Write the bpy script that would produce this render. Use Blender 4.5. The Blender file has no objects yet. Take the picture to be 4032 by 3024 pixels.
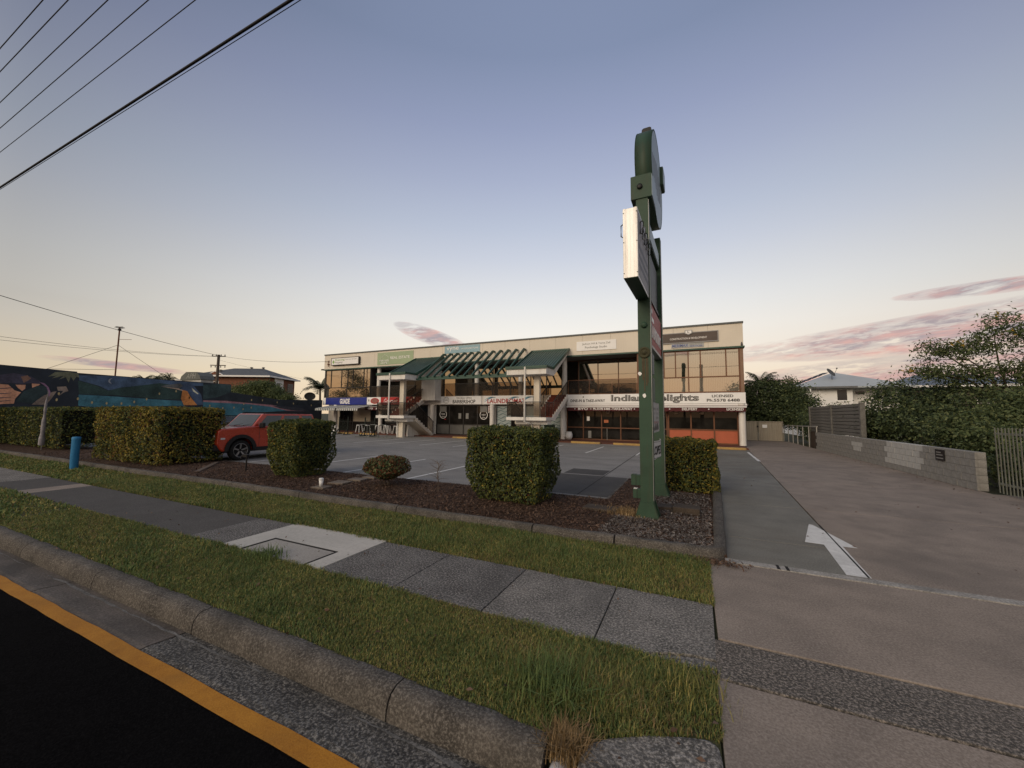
import bpy, bmesh, math, random
import numpy as np
from mathutils import Vector, Matrix
SC = bpy.context.scene
COL = SC.collection
PI = math.pi
R = math.radians
random.seed(7)
RNG = np.random.default_rng(11)

# ------------------------------------------------------------ camera
PITCH, YAW, ROLL, HC = R(4.6), R(25.0), R(0.6), 1.75
fw = Vector((-math.sin(YAW) * math.cos(PITCH), math.cos(YAW) * math.cos(PITCH), math.sin(PITCH)))
rt = Vector((math.cos(YAW), math.sin(YAW), 0))
up = rt.cross(fw)
r2 = rt * math.cos(ROLL) + up * math.sin(ROLL)
u2 = -rt * math.sin(ROLL) + up * math.cos(ROLL)
cam = bpy.data.cameras.new('camera')
cam.sensor_width = 36.0
cam.lens = 1514.0 / 4032.0 * 36.0
cam.clip_start = 0.05
cam.clip_end = 3000
camo = bpy.data.objects.new('camera', cam)
COL.objects.link(camo)
camo.matrix_world = Matrix(((r2.x, u2.x, -fw.x, 0), (r2.y, u2.y, -fw.y, 0), (r2.z, u2.z, -fw.z, HC), (0, 0, 0, 1)))
SC.camera = camo

# ------------------------------------------------------------ world
SUN_AZ = R(196.0)        # compass style, from +Y towards +X : behind the camera, a little to the left
SUN_EL = R(24.0)
W = bpy.data.worlds.new('World')
SC.world = W
W.use_nodes = True
nt = W.node_tree
nt.nodes.clear()

class NB:
    """tiny helper to write node maths"""
    def __init__(s, tree): s.t = tree
    def n(s, typ, **kw):
        nd = s.t.nodes.new(typ)
        for k, v in kw.items(): setattr(nd, k, v)
        return nd
    def link(s, a, b): s.t.links.new(a, b)
    def m(s, op, a, b=None, c=None, clamp=False):
        nd = s.n('ShaderNodeMath', operation=op, use_clamp=clamp)
        for i, v in enumerate((a, b, c)):
            if v is None: continue
            if isinstance(v, (int, float)): nd.inputs[i].default_value = v
            else: s.link(v, nd.inputs[i])
        return nd.outputs[0]
    def mix(s, f, a, b, mode='MIX'):
        nd = s.n('ShaderNodeMix', data_type='RGBA', blend_type=mode)
        for i, v in ((0, f), (6, a), (7, b)):
            if isinstance(v, (int, float)): nd.inputs[i].default_value = v
            elif isinstance(v, (tuple, list)): nd.inputs[i].default_value = (*v[:3], 1)
            else: s.link(v, nd.inputs[i])
        return nd.outputs[2]
    def ramp(s, f, stops, interp='LINEAR'):
        nd = s.n('ShaderNodeValToRGB')
        cr = nd.color_ramp
        cr.interpolation = interp
        while len(cr.elements) < len(stops): cr.elements.new(0.5)
        for e, (p, c) in zip(cr.elements, stops):
            e.position = p
            e.color = (*c, 1) if isinstance(c, (tuple, list)) else (c, c, c, 1)
        s.link(f, nd.inputs[0])
        return nd.outputs[0]
    def noise(s, vec, scale, detail=3, rough=0.55, dist=0.0):
        nd = s.n('ShaderNodeTexNoise')
        nd.inputs['Scale'].default_value = scale
        nd.inputs['Detail'].default_value = detail
        nd.inputs['Roughness'].default_value = rough
        nd.inputs['Distortion'].default_value = dist
        if vec is not None: s.link(vec, nd.inputs['Vector'])
        return nd.outputs[0]

b = NB(nt)
tc = b.n('ShaderNodeTexCoord')
sx = b.n('ShaderNodeSeparateXYZ')
b.link(tc.outputs['Generated'], sx.inputs[0])
dx, dy, dz = sx.outputs
el = b.m('MULTIPLY', b.m('ARCSINE', dz), 180 / PI)
az = b.m('MULTIPLY', b.m('ARCTAN2', dx, dy), 180 / PI)
f_el = b.m('DIVIDE', el, 90.0, clamp=True)
front = b.ramp(f_el, [(0.0, (.90, .68, .45)), (.055, (.97, .82, .60)), (.10, (.95, .88, .77)), (.13, (.92, .885, .82)), (.175, (.815, .815, .81)), (.25, (.61, .65, .745)),
                      (.295, (.51, .565, .69)), (.36, (.40, .45, .605)), (.425, (.308, .356, .52)), (.50, (.227, .279, .421)), (1.0, (.15, .19, .31))])
back = b.ramp(f_el, [(0.0, (.78, .42, .19)), (.05, (.88, .55, .30)), (.10, (.90, .74, .55)), (.17, (1.10, .95, .77)), (.28, (1.02, .93, .80)), (.45, (.74, .72, .71)), (.68, (.36, .39, .47)), (1.0, (.16, .19, .30))])
hl = b.m('SQRT', b.m('ADD', b.m('ADD', b.m('MULTIPLY', dx, dx), b.m('MULTIPLY', dy, dy)), 1e-5))
dot = b.m('DIVIDE', b.m('ADD', b.m('MULTIPLY', dx, math.sin(SUN_AZ)), b.m('MULTIPLY', dy, math.cos(SUN_AZ))), hl)
tb = b.ramp(b.m('MULTIPLY_ADD', dot, 0.5, 0.5), [(0.0, 0.0), (.52, 0.0), (.92, 1.0), (1.0, 1.0)], 'EASE')
# brightest above the shops, falling off to either side
cd = b.m('DIVIDE', b.m('ADD', b.m('MULTIPLY', dx, math.sin(R(-15))), b.m('MULTIPLY', dy, math.cos(R(-15)))), hl)
fa = b.ramp(b.m('MULTIPLY_ADD', cd, 0.5, 0.5), [(.60, .50), (.725, .54), (.855, .77), (.935, .91), (1.0, 1.0)])
fa = b.m('ADD', b.m('MULTIPLY', b.m('SUBTRACT', fa, 1.0), b.ramp(f_el, [(.0, .45), (.12, 1.0)])), 1.0)
fm_ = b.n('ShaderNodeVectorMath', operation='SCALE')
b.link(front, fm_.inputs[0]); b.link(fa, fm_.inputs['Scale'])
sky = b.mix(tb, fm_.outputs[0], back)
# rosier towards the right hand horizon
pk = b.m('MULTIPLY', b.ramp(b.m('MULTIPLY_ADD', dx, 0.5, 0.5), [(.35, 0.0), (.75, 1.0)]), b.ramp(f_el, [(0.0, 0.75), (.16, 0.0)]))
sky = b.mix(pk, sky, (.84, .68, .58))
# Clouds: flat streaks of altocumulus in bands, in azimuth / elevation of the sky dome
cv = b.n('ShaderNodeCombineXYZ')
b.link(b.m('MULTIPLY', az, 0.16), cv.inputs[0])
b.link(b.m('MULTIPLY', b.m('SUBTRACT', el, b.m('MULTIPLY', az, 0.085)), 0.85), cv.inputs[1])
nz = b.noise(cv.outputs[0], 1.0, 5, 0.6, 0.3)
cv2 = b.n('ShaderNodeCombineXYZ')
b.link(b.m('MULTIPLY', az, 0.16), cv2.inputs[0])
b.link(b.m('MULTIPLY', b.m('SUBTRACT', b.m('ADD', el, 0.7), b.m('MULTIPLY', az, 0.085)), 0.85), cv2.inputs[1])
nz_up = b.noise(cv2.outputs[0], 1.0, 5, 0.6, 0.3)
cv3 = b.n('ShaderNodeCombineXYZ')
b.link(b.m('MULTIPLY', az, 0.42), cv3.inputs[0])
b.link(b.m('MULTIPLY', b.m('SUBTRACT', el, b.m('MULTIPLY', az, 0.05)), 2.3), cv3.inputs[1])
nzw = b.m('ADD', b.m('MULTIPLY', nz, .55), b.m('MULTIPLY', b.noise(cv3.outputs[0], 1.0, 6, .65, .5), .45))
def band(azc, azw, elc, elw, slope):
    a = b.m('DIVIDE', b.m('SUBTRACT', az, azc), azw)
    e = b.m('DIVIDE', b.m('SUBTRACT', b.m('SUBTRACT', el, elc), b.m('MULTIPLY', b.m('SUBTRACT', az, azc), slope)), elw)
    return b.m('SUBTRACT', 1.0, b.m('ADD', b.m('MULTIPLY', a, a), b.m('MULTIPLY', e, e)), clamp=True)
acc = None
for p in [(36, 33, 9.3, 2.3, .045), (36, 38, 4.2, 3.6, .03), (27, 7, 12.3, .7, -.05), (-37.0, 5.6, 11.2, 1.25, -.27), (-70.5, 6, 4.7, .42, -.06), (-60, 4, 3.6, .3, 0.0),
          (75, 30, 8, 2.5, 0.0), (120, 40, 6, 2.0, .02), (-150, 40, 9, 1.4, 0.0)]:
    v = b.m('MULTIPLY', b.m('POWER', band(*p), 0.6), 1.0)
    acc = v if acc is None else b.m('MAXIMUM', acc, v)
holes = b.ramp(nzw, [(.36, 0.0), (.62, 1.0)])
dens = b.ramp(b.m('MULTIPLY', b.m('POWER', acc, .95), holes), [(.0, 0.0), (.25, .45), (.55, 1.0)], 'EASE')
lit = b.m('ADD', b.m('MULTIPLY', b.m('SUBTRACT', nz, nz_up), 2.6), 0.28, clamp=True)
ccol = b.mix(lit, (.36, .30, .33), (.78, .42, .36))
sky = b.mix(b.m('MULTIPLY', dens, 0.88), sky, ccol)
# physically based sky underneath, weak at dusk
ns = b.n('ShaderNodeTexSky', sky_type='NISHITA', sun_disc=False)
ns.sun_elevation = SUN_EL
ns.sun_rotation = SUN_AZ
bg = b.n('ShaderNodeBackground')
bg.inputs[1].default_value = 1.0
b.link(sky, bg.inputs[0])
bg2 = b.n('ShaderNodeBackground')
b.link(ns.outputs[0], bg2.inputs[0])
bg2.inputs[1].default_value = 0.0012
ad = b.n('ShaderNodeAddShader')
b.link(bg.outputs[0], ad.inputs[0]); b.link(bg2.outputs[0], ad.inputs[1])
wo = b.n('ShaderNodeOutputWorld')
b.link(ad.outputs[0], wo.inputs[0])

# ------------------------------------------------------------ sun : only a broad warm afterglow is left of it
sl = bpy.data.lights.new('sun', 'SUN')
sl.energy = 1.25
sl.angle = R(28)
sl.color = (1.0, .80, .58)
so = bpy.data.objects.new('sun', sl)
COL.objects.link(so)
to_sun = Vector((math.sin(SUN_AZ) * math.cos(SUN_EL), math.cos(SUN_AZ) * math.cos(SUN_EL), math.sin(SUN_EL)))
so.rotation_euler = to_sun.to_track_quat('Z', 'Y').to_euler()
so.location = (-4, -14, 14)

SC.view_settings.view_transform = 'Standard'
SC.view_settings.look = 'None'
SC.view_settings.exposure = 0.0
SC.view_settings.gamma = 1.0
SC.view_settings.use_curve_mapping = False
SC.render.engine = 'CYCLES'
SC.cycles.use_denoising = True
try: SC.cycles.denoiser = 'OPENIMAGEDENOISE'
except Exception: pass
SC.cycles.max_bounces = 6
SC.cycles.diffuse_bounces = 3
SC.cycles.glossy_bounces = 3
SC.cycles.transparent_max_bounces = 8
SC.cycles.caustics_reflective = False
SC.cycles.caustics_refractive = False

# ------------------------------------------------------------ object helpers
def link(o, parent=None):
    COL.objects.link(o)
    if parent is not None: o.parent = parent
    return o
def tag(o, label=None, cat=None, group=None, kind=None):
    if label: o['label'] = label
    if cat: o['category'] = cat
    if group: o['group'] = group
    if kind: o['kind'] = kind
    return o
def thing(name, label, cat, loc=(0, 0, 0), group=None, rz=0.0):
    o = bpy.data.objects.new(name, None)
    o.empty_display_size = 0.2
    o.location = loc
    o.rotation_euler = (0, 0, rz)
    COL.objects.link(o)
    return tag(o, label, cat, group)
def origin_of(p):
    v = Vector((0, 0, 0))
    while p is not None:
        v = v + p.location
        p = p.parent
    return v
def copy_tree(o, parent=None):
    c = o.copy()
    COL.objects.link(c)
    c.parent = parent
    for ch in list(o.children): copy_tree(ch, c)
    return c

class MB:
    """collects vertices and faces given in world (or thing) coordinates"""
    def __init__(s): s.v = []; s.f = []; s.sm = []
    def add(s, vs, fs, smooth=False):
        n = len(s.v)
        s.v += [tuple(p) for p in vs]
        s.f += [tuple(i + n for i in f) for f in fs]
        s.sm += [smooth] * len(fs)
        return s
    def box(s, x0, x1, y0, y1, z0, z1):
        vs = [(x, y, z) for x in (x0, x1) for y in (y0, y1) for z in (z0, z1)]
        return s.add(vs, [(0, 1, 3, 2), (4, 6, 7, 5), (0, 4, 5, 1), (2, 3, 7, 6), (0, 2, 6, 4), (1, 5, 7, 3)])
    def bar(s, a, c, w, h, upv=(0, 0, 1)):
        a = Vector(a); c = Vector(c); d = (c - a).normalized()
        u = Vector(upv); sd = d.cross(u)
        if sd.length < 1e-4: sd = d.cross(Vector((1, 0, 0)))
        sd.normalize(); u = sd.cross(d)
        vs = []
        for p in (a, c):
            for i, j in ((-1, -1), (1, -1), (1, 1), (-1, 1)): vs.append(p + sd * (w / 2 * i) + u * (h / 2 * j))
        return s.add(vs, [(3, 2, 1, 0), (4, 5, 6, 7), (0, 1, 5, 4), (1, 2, 6, 5), (2, 3, 7, 6), (3, 0, 4, 7)])
    def tube(s, pts, r, n=8, cap=True):
        pts = [Vector(p) for p in pts]
        rs = r if isinstance(r, (list, tuple)) else [r] * len(pts)
        rings = []
        for i, p in enumerate(pts):
            d = (pts[min(i + 1, len(pts) - 1)] - pts[max(i - 1, 0)]).normalized()
            a = d.cross(Vector((0, 0, 1)))
            if a.length < 1e-3: a = d.cross(Vector((0, 1, 0)))
            a.normalize(); c = a.cross(d)
            rings.append([p + (a * math.cos(2 * PI * k / n) + c * math.sin(2 * PI * k / n)) * rs[i] for k in range(n)])
        vs = [q for rg in rings for q in rg]
        fs = [(i * n + k, i * n + (k + 1) % n, (i + 1) * n + (k + 1) % n, (i + 1) * n + k) for i in range(len(pts) - 1) for k in range(n)]
        s.add(vs, fs, True)
        if cap:
            s.add(rings[0], [tuple(range(n))]); s.add(rings[-1], [tuple(range(n))[::-1]])
        return s
    def lathe(s, c, prof, n=20, axis='z', smooth=True):
        c = Vector(c); vs = []
        for (r, h) in prof:
            for k in range(n):
                a = 2 * PI * k / n
                p = {'z': (r * math.cos(a), r * math.sin(a), h), 'x': (h, r * math.cos(a), r * math.sin(a)), 'y': (r * math.cos(a), h, r * math.sin(a))}[axis]
                vs.append(c + Vector(p))
        fs = [(i * n + k, i * n + (k + 1) % n, (i + 1) * n + (k + 1) % n, (i + 1) * n + k) for i in range(len(prof) - 1) for k in range(n)]
        return s.add(vs, fs, smooth)
    def prism(s, poly, axis, a0, a1):
        """poly: 2D outline; axis x -> (y,z), y -> (x,z), z -> (x,y)"""
        def P(q, a): return {'x': (a, q[0], q[1]), 'y': (q[0], a, q[1]), 'z': (q[0], q[1], a)}[axis]
        n = len(poly)
        vs = [P(q, a0) for q in poly] + [P(q, a1) for q in poly]
        fs = [tuple(range(n))[::-1], tuple(range(n, 2 * n))] + [(i, (i + 1) % n, n + (i + 1) % n, n + i) for i in range(n)]
        return s.add(vs, fs)
    def build(s, name, mat, parent=None, bevel=0.0, segs=2, origin=None, smooth=False):
        o0 = Vector(origin) if origin is not None else origin_of(parent)
        vs = [(x - o0.x, y - o0.y, z - o0.z) for x, y, z in s.v]
        me = bpy.data.meshes.new(name)
        me.from_pydata(vs, [], s.f)
        for p, q in zip(me.polygons, s.sm): p.use_smooth = q or smooth
        mats = mat if isinstance(mat, list) else [mat]
        for m in mats: me.materials.append(m)
        bm = bmesh.new(); bm.from_mesh(me)
        bmesh.ops.recalc_face_normals(bm, faces=bm.faces)
        if bevel > 0:
            bmesh.ops.bevel(bm, geom=[e for e in bm.edges if e.is_manifold and e.calc_face_angle(0) > 0.5], offset=bevel, segments=segs, affect='EDGES', profile=0.5)
        bm.to_mesh(me); bm.free()
        o = bpy.data.objects.new(name, me)
        if parent is None: o.location = o0
        return link(o, parent)
def mesh_polys(name, V, mat, parent=None, origin=None, midx=None, smooth=False):
    """V: (N,k,3) array of separate k-gons"""
    N, k, _ = V.shape
    o0 = np.array(origin if origin is not None else origin_of(parent))
    me = bpy.data.meshes.new(name)
    me.vertices.add(N * k); me.loops.add(N * k); me.polygons.add(N)
    me.vertices.foreach_set('co', (V.reshape(-1, 3) - o0).astype(np.float32).ravel())
    me.loops.foreach_set('vertex_index', np.arange(N * k, dtype=np.int32))
    me.polygons.foreach_set('loop_start', np.arange(0, N * k, k, dtype=np.int32))
    mats = mat if isinstance(mat, list) else [mat]
    for m in mats: me.materials.append(m)
    if midx is not None: me.polygons.foreach_set('material_index', midx.astype(np.int32))
    me.update(calc_edges=True)
    o = bpy.data.objects.new(name, me)
    if parent is None: o.location = Vector(o0)
    return link(o, parent)
def share(src, name, loc, parent=None, scale=None):
    o = bpy.data.objects.new(name, src.data)
    o.location = Vector(loc)
    if scale: o.scale = scale
    return link(o, parent)

def text_mesh(body, offset=0.0, shear=0.0, extrude=0.004):
    cu = bpy.data.curves.new('t', 'FONT')
    cu.body = body; cu.offset = offset; cu.shear = shear; cu.extrude = extrude
    cu.resolution_u = 3
    to = bpy.data.objects.new('t', cu)
    COL.objects.link(to)
    me = bpy.data.meshes.new_from_object(to.evaluated_get(bpy.context.evaluated_depsgraph_get()))
    COL.objects.unlink(to); bpy.data.objects.remove(to); bpy.data.curves.remove(cu)
    return me
def text(body, x0, x1, z0, z1, y, mat, parent, offset=0.0, shear=0.0, name='lettering', face='-y', depth=0.006):
    """text fitted to the rectangle; face -y : (x, z) rectangle at y ; face +x : (y, z) rectangle at x=y"""
    me = text_mesh(body, offset, shear)
    n = len(me.vertices)
    co = np.empty(n * 3, dtype=np.float32); me.vertices.foreach_get('co', co); co = co.reshape(-1, 3)
    if n == 0: return None
    lo = co.min(0); hi = co.max(0)
    u = x0 + (co[:, 0] - lo[0]) / max(hi[0] - lo[0], 1e-6) * (x1 - x0)
    v = z0 + (co[:, 1] - lo[1]) / max(hi[1] - lo[1], 1e-6) * (z1 - z0)
    w = np.where(co[:, 2] > 0, depth, 0.0)
    if face == '-y': out = np.stack([u, y - w, v], 1)
    elif face == '+x': out = np.stack([y + w, u, v], 1)
    o0 = np.array(origin_of(parent))
    me.vertices.foreach_set('co', (out - o0).astype(np.float32).ravel())
    me.materials.clear(); me.materials.append(mat); me.update()
    return link(bpy.data.objects.new(name, me), parent)
# ------------------------------------------------------------ materials
MATS = {}
def newmat(name):
    m = bpy.data.materials.new(name); m.use_nodes = True
    t = m.node_tree; t.nodes.clear()
    return m, NB(t)
def finish(q, surf):
    o = q.n('ShaderNodeOutputMaterial'); q.link(surf, o.inputs[0])
def princ(q, col, rough=.7, metal=0.0, spec=.3, bump=None, bstr=.2, bdist=.01, coat=0.0):
    p = q.n('ShaderNodeBsdfPrincipled')
    if isinstance(col, (tuple, list)): p.inputs['Base Color'].default_value = (*col, 1)
    else: q.link(col, p.inputs['Base Color'])
    if isinstance(rough, (int, float)): p.inputs['Roughness'].default_value = rough
    else: q.link(rough, p.inputs['Roughness'])
    p.inputs['Metallic'].default_value = metal
    p.inputs['Specular IOR Level'].default_value = spec
    if coat: p.inputs['Coat Weight'].default_value = coat; p.inputs['Coat Roughness'].default_value = .08
    if bump is not None:
        bn = q.n('ShaderNodeBump'); bn.inputs['Strength'].default_value = bstr; bn.inputs['Distance'].default_value = bdist
        q.link(bump, bn.inputs['Height']); q.link(bn.outputs[0], p.inputs['Normal'])
    return p.outputs[0]
def coords(q, sc=None):
    t = q.n('ShaderNodeTexCoord')
    if sc is None: return t.outputs['Object']
    m = q.n('ShaderNodeMapping'); m.inputs['Scale'].default_value = sc
    q.link(t.outputs['Object'], m.inputs[0]); return m.outputs[0]
def sc3(c, k): return tuple(min(1.0, x * k) for x in c)
def M(name, col, rough=.7, var=.18, scale=3.0, fine=40, metal=0.0, spec=.3, bump=.12, bd=.004, col2=None, stain=None, stain_amt=.5, stretch=None, coat=0.0):
    """painted / worn surface : broad tone drift, fine grain, optional vertical streak stains"""
    if name in MATS: return MATS[name]
    m, q = newmat(name)
    c = coords(q)
    n1 = q.noise(coords(q, stretch) if stretch else c, scale, 4, .6)
    n2 = q.noise(c, fine, 3, .6)
    k = q.m('ADD', q.m('MULTIPLY', n1, .7), q.m('MULTIPLY', n2, .3))
    a = col2 if col2 else sc3(col, 1 - var)
    cc = q.mix(q.ramp(k, [(.35, 0.0), (.65, 1.0)]), a, sc3(col, 1 + var * .5))
    if stain:
        st = q.ramp(q.noise(coords(q, (9, 9, .7)), 1.0, 4, .6), [(.52, 0.0), (.72, 1.0)])
        cc = q.mix(q.m('MULTIPLY', st, stain_amt), cc, stain)
    rr = q.m('ADD', q.m('MULTIPLY', n1, .16), rough - .08)
    finish(q, princ(q, cc, rr, metal, spec, n2, bump, bd, coat))
    MATS[name] = m
    return m
def ground(name, base, dark, light, fine=90, medium=3.0, big=.45, speck=.5, rough=.88, bstr=.5, bd=.006, stain=(.03, .03, .03), stain_amt=.35, stretch=None, spec=.22):
    """concrete / asphalt / soil : stains, blotches, aggregate speckle"""
    if name in MATS: return MATS[name]
    m, q = newmat(name)
    c = coords(q)
    cs = coords(q, stretch) if stretch else c
    nb = q.noise(cs, big, 5, .62, .8); nm = q.noise(cs, medium, 4, .62); nf = q.noise(c, fine, 6, .78)
    vo = q.n('ShaderNodeTexVoronoi'); vo.inputs['Scale'].default_value = fine * .8; q.link(c, vo.inputs['Vector'])
    col = q.mix(q.ramp(nm, [(.32, 0.0), (.68, 1.0)]), dark, base)
    col = q.mix(q.m('MULTIPLY', q.ramp(nf, [(.49, 0.0), (.61, 1.0)]), speck), col, light)
    col = q.mix(q.m('MULTIPLY', q.ramp(nf, [(.38, 1.0), (.49, 0.0)]), speck * .8), col, sc3(dark, .45))
    col = q.mix(q.m('MULTIPLY', q.ramp(nb, [(.48, 0.0), (.70, 1.0)]), stain_amt), col, stain)
    hh = q.m('ADD', q.m('MULTIPLY', nf, .6), q.m('MULTIPLY', vo.outputs[0], .5))
    finish(q, princ(q, col, rough, 0, spec, hh, bstr, bd))
    MATS[name] = m
    return m
def leafmat(name, cols, trans=.25, rough=.6):
    if name in MATS: return MATS[name]
    m, q = newmat(name)
    g = q.n('ShaderNodeNewGeometry')
    n = len(cols)
    c = q.ramp(g.outputs['Random Per Island'], [(i / max(1, n - 1), k) for i, k in enumerate(cols)])
    nz = q.noise(coords(q), 2.2, 3, .6)
    c = q.mix(q.ramp(nz, [(.35, .45), (.65, 0.0)]), c, sc3(cols[0], .7))
    d = princ(q, c, rough, 0, .25)
    t = q.n('ShaderNodeBsdfTranslucent'); q.link(c, t.inputs[0])
    mx = q.n('ShaderNodeMixShader'); mx.inputs[0].default_value = trans
    q.link(d, mx.inputs[1]); q.link(t.outputs[0], mx.inputs[2])
    finish(q, mx.outputs[0])
    MATS[name] = m
    return m
def glassmat(name, inner, tint, refl, rough=.015, blind=0.0, bcol=(.3, .27, .22), wob=.02):
    """coated shop glass : what is behind it (dark room or blind) under a mirror of the sky"""
    if name in MATS: return MATS[name]
    m, q = newmat(name)
    c = coords(q)
    base = inner
    if blind:
        w = q.n('ShaderNodeTexWave', wave_type='BANDS', bands_direction='X'); w.inputs['Scale'].default_value = 3.2
        w.inputs['Distortion'].default_value = .6; q.link(c, w.inputs['Vector'])
        base = q.mix(q.ramp(w.outputs[0], [(.2, blind), (.7, 0.0)]), bcol, sc3(bcol, .62))
    else:
        base = q.mix(q.ramp(q.noise(c, 1.3, 4, .6), [(.4, 0.0), (.7, 1.0)]), inner, sc3(inner, 2.2))
    dd = q.n('ShaderNodeBsdfDiffuse')
    if isinstance(base, (tuple, list)): dd.inputs[0].default_value = (*base, 1)
    else: q.link(base, dd.inputs[0])
    d = dd.outputs[0]
    gl = q.n('ShaderNodeBsdfGlossy'); gl.inputs['Color'].default_value = (*tint, 1); gl.inputs['Roughness'].default_value = rough
    bn = q.n('ShaderNodeBump'); bn.inputs['Strength'].default_value = wob; bn.inputs['Distance'].default_value = .05
    q.link(q.noise(c, .9, 2, .5), bn.inputs['Height']); q.link(bn.outputs[0], gl.inputs['Normal'])
    mx = q.n('ShaderNodeMixShader')
    fr = q.n('ShaderNodeFresnel'); fr.inputs[0].default_value = 1.5
    q.link(q.m('ADD', q.m('MULTIPLY', fr.outputs[0], 1 - refl), refl, clamp=True), mx.inputs[0])
    q.link(d, mx.inputs[1]); q.link(gl.outputs[0], mx.inputs[2])
    finish(q, mx.outputs[0])
    MATS[name] = m
    return m
def smokeglass(name, col, alpha):
    if name in MATS: return MATS[name]
    m, q = newmat(name)
    t = q.n('ShaderNodeBsdfTransparent'); t.inputs[0].default_value = (*col, 1)
    d = princ(q, sc3(col, .25), .05, 0, .5)
    mx = q.n('ShaderNodeMixShader'); mx.inputs[0].default_value = alpha
    q.link(t.outputs[0], mx.inputs[1]); q.link(d, mx.inputs[2])
    finish(q, mx.outputs[0]); MATS[name] = m
    return m

cream = M('cream_render', (.73, .67, .57), .8, .08, .5, 30, stain=(.40, .34, .26), stain_amt=.10)
white_p = M('white_render', (.78, .76, .72), .75, .12, 1.5, 40, stain=(.36, .31, .25), stain_amt=.35)
white_s = M('white_sign', (.86, .86, .85), .45, .05, 2, 30)
capgrey = M('grey_capping', (.11, .12, .12), .5, .2)
green_m = M('green_metal', (.036, .088, .068), .45, .25, 2.5, 50, spec=.4)
green_post = M('green_post_paint', (.036, .078, .050), .55, .28, 1.8, 60, stain=(.075, .05, .03), stain_amt=.30)
darkframe = M('dark_frame', (.030, .028, .027), .45, .2)
brownframe = M('bronze_frame', (.16, .070, .036), .5, .2)
concrete = ground('old_concrete', (.17, .155, .14), (.10, .093, .085), (.30, .28, .26), 70, 2.5, .5, .45)
txt_black = M('black_print', (.020, .019, .019), .5, .1)
txt_red = M('red_print', (.42, .03, .03), .5, .1)
txt_white = M('white_print', (.82, .81, .79), .5, .05)
txt_grey = M('grey_print', (.25, .25, .24), .5, .1)
blue_sign = M('royal_blue_sign', (.020, .035, .24), .4, .12)
alu = M('weathered_aluminium', (.74, .74, .74), .42, .22, 1.2, 60, metal=.35, stain=(.25, .21, .17), stain_amt=.5, stretch=(6, 6, .6))
steel = M('galvanised_steel', (.34, .35, .35), .45, .15, metal=.5)
black_p = M('black_plastic', (.016, .016, .017), .5, .2)
rust = M('rust', (.16, .06, .03), .8, .3)
gl_room = glassmat('shop_glass', (.012, .011, .010), (.50, .47, .43), .02)
gl_sky = glassmat('bronze_mirror_glass', (.020, .017, .013), (.82, .77, .68), .50)
gl_blind = glassmat('bronze_glass_over_blinds', (.05, .045, .035), (.82, .77, .68), .46, blind=1.0, bcol=(.30, .27, .22))
smoke = smokeglass('smoked_balustrade_glass', (.70, .66, .62), .10)
# ------------------------------------------------------------ ground, road, pavements
m_earth = ground('yard_grass_earth', (.055, .062, .03), (.03, .035, .018), (.09, .085, .05), 20, 2, .2, .5)
m_road = ground('new_asphalt', (0.0032, 0.0030, 0.0034), (0.0019, 0.0018, 0.0021), (0.0150, 0.0144, 0.0150), 90, 4, .7, 0.5, .92, .8, .006, (0.0067, 0.0065, 0.0067), .3, spec=.03)
m_yellow = ground('yellow_line_paint', (.46, .20, .020), (.36, .145, .013), (.52, .26, .04), 120, 6, 1.2, .40, .7, .5, .003, (.17, .085, .02), .35)
m_gut_a = ground('gutter_concrete_worn', (0.1507, 0.1265, 0.1081), (0.0931, 0.0805, 0.0701), (0.2449, 0.2208, 0.1978), 60, 3, .9, 0.5, .85, .5, .005, (0.0425, 0.0391, 0.0356), .6, (0.7188, 1.0000, 1.0000))
m_gut_b = ground('gutter_concrete_rough', (0.0968, 0.0924, 0.0858), (0.0473, 0.0451, 0.0429), (0.3300, 0.3102, 0.2783), 55, 5, 1.1, 0.8, .9, .9, .010, (0.0407, 0.0396, 0.0374), .4)
m_kerb = ground('kerb_concrete', (0.1187, 0.1064, 0.0931), (0.0551, 0.0494, 0.0437), (0.2565, 0.2375, 0.2090), 60, 4, 1.2, 0.6, .9, .7, .007, (0.0333, 0.0314, 0.0285), .5)
m_fp = ground('footpath_concrete', (0.1943, 0.1817, 0.1667), (0.0931, 0.0897, 0.0828), (0.4749, 0.4416, 0.3967), 52, 3.5, .8, 0.8, .9, .9, .008, (0.0794, 0.0759, 0.0713), .5)
m_fp2 = ground('footpath_concrete_dark', (0.1272, 0.1236, 0.1176), (0.0600, 0.0576, 0.0552), (0.4200, 0.3888, 0.3588), 52, 3, .9, 0.8, .9, .9, .008, (0.0528, 0.0504, 0.0480), .5)
m_bit = ground('footpath_bitumen', (0.0885, 0.0839, 0.0794), (0.0690, 0.0644, 0.0621), (0.1725, 0.1633, 0.1483), 60, 2, .5, 0.5, .92, .6, .005, (0.0713, 0.0667, 0.0598), .4)
m_new = ground('new_pale_concrete', (0.528, 0.503, 0.458), (0.420, 0.404, 0.367), (0.600, 0.573, 0.531), 25, 2.2, .7, .25, .85, .15, .003, (0.336, 0.322, 0.294), .35, (0.480, 1.000, 1.000))
m_lid = ground('pit_lid_concrete', (0.396, 0.374, 0.339), (0.300, 0.281, 0.254), (0.504, 0.480, 0.441), 45, 3, 1, .4, .9, .3, .003, (0.240, 0.222, 0.203), .4)
m_drive = ground('driveway_concrete', (0.2937, 0.2438, 0.2032), (0.2063, 0.1713, 0.1435), (0.4125, 0.3625, 0.3175), 60, 2.0, .5, 0.5, .9, .4, .004, (0.1250, 0.1100, 0.0991), .55, (1.0000, 1.0000, 1.0000))
m_drive2 = ground('driveway_exposed_aggregate', (0.1323, 0.1184, 0.1046), (0.0586, 0.0552, 0.0494), (0.4197, 0.3645, 0.3140), 55, 3, .6, 0.8, .92, .9, .010, (0.1552, 0.1334, 0.1162), .5)
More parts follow.
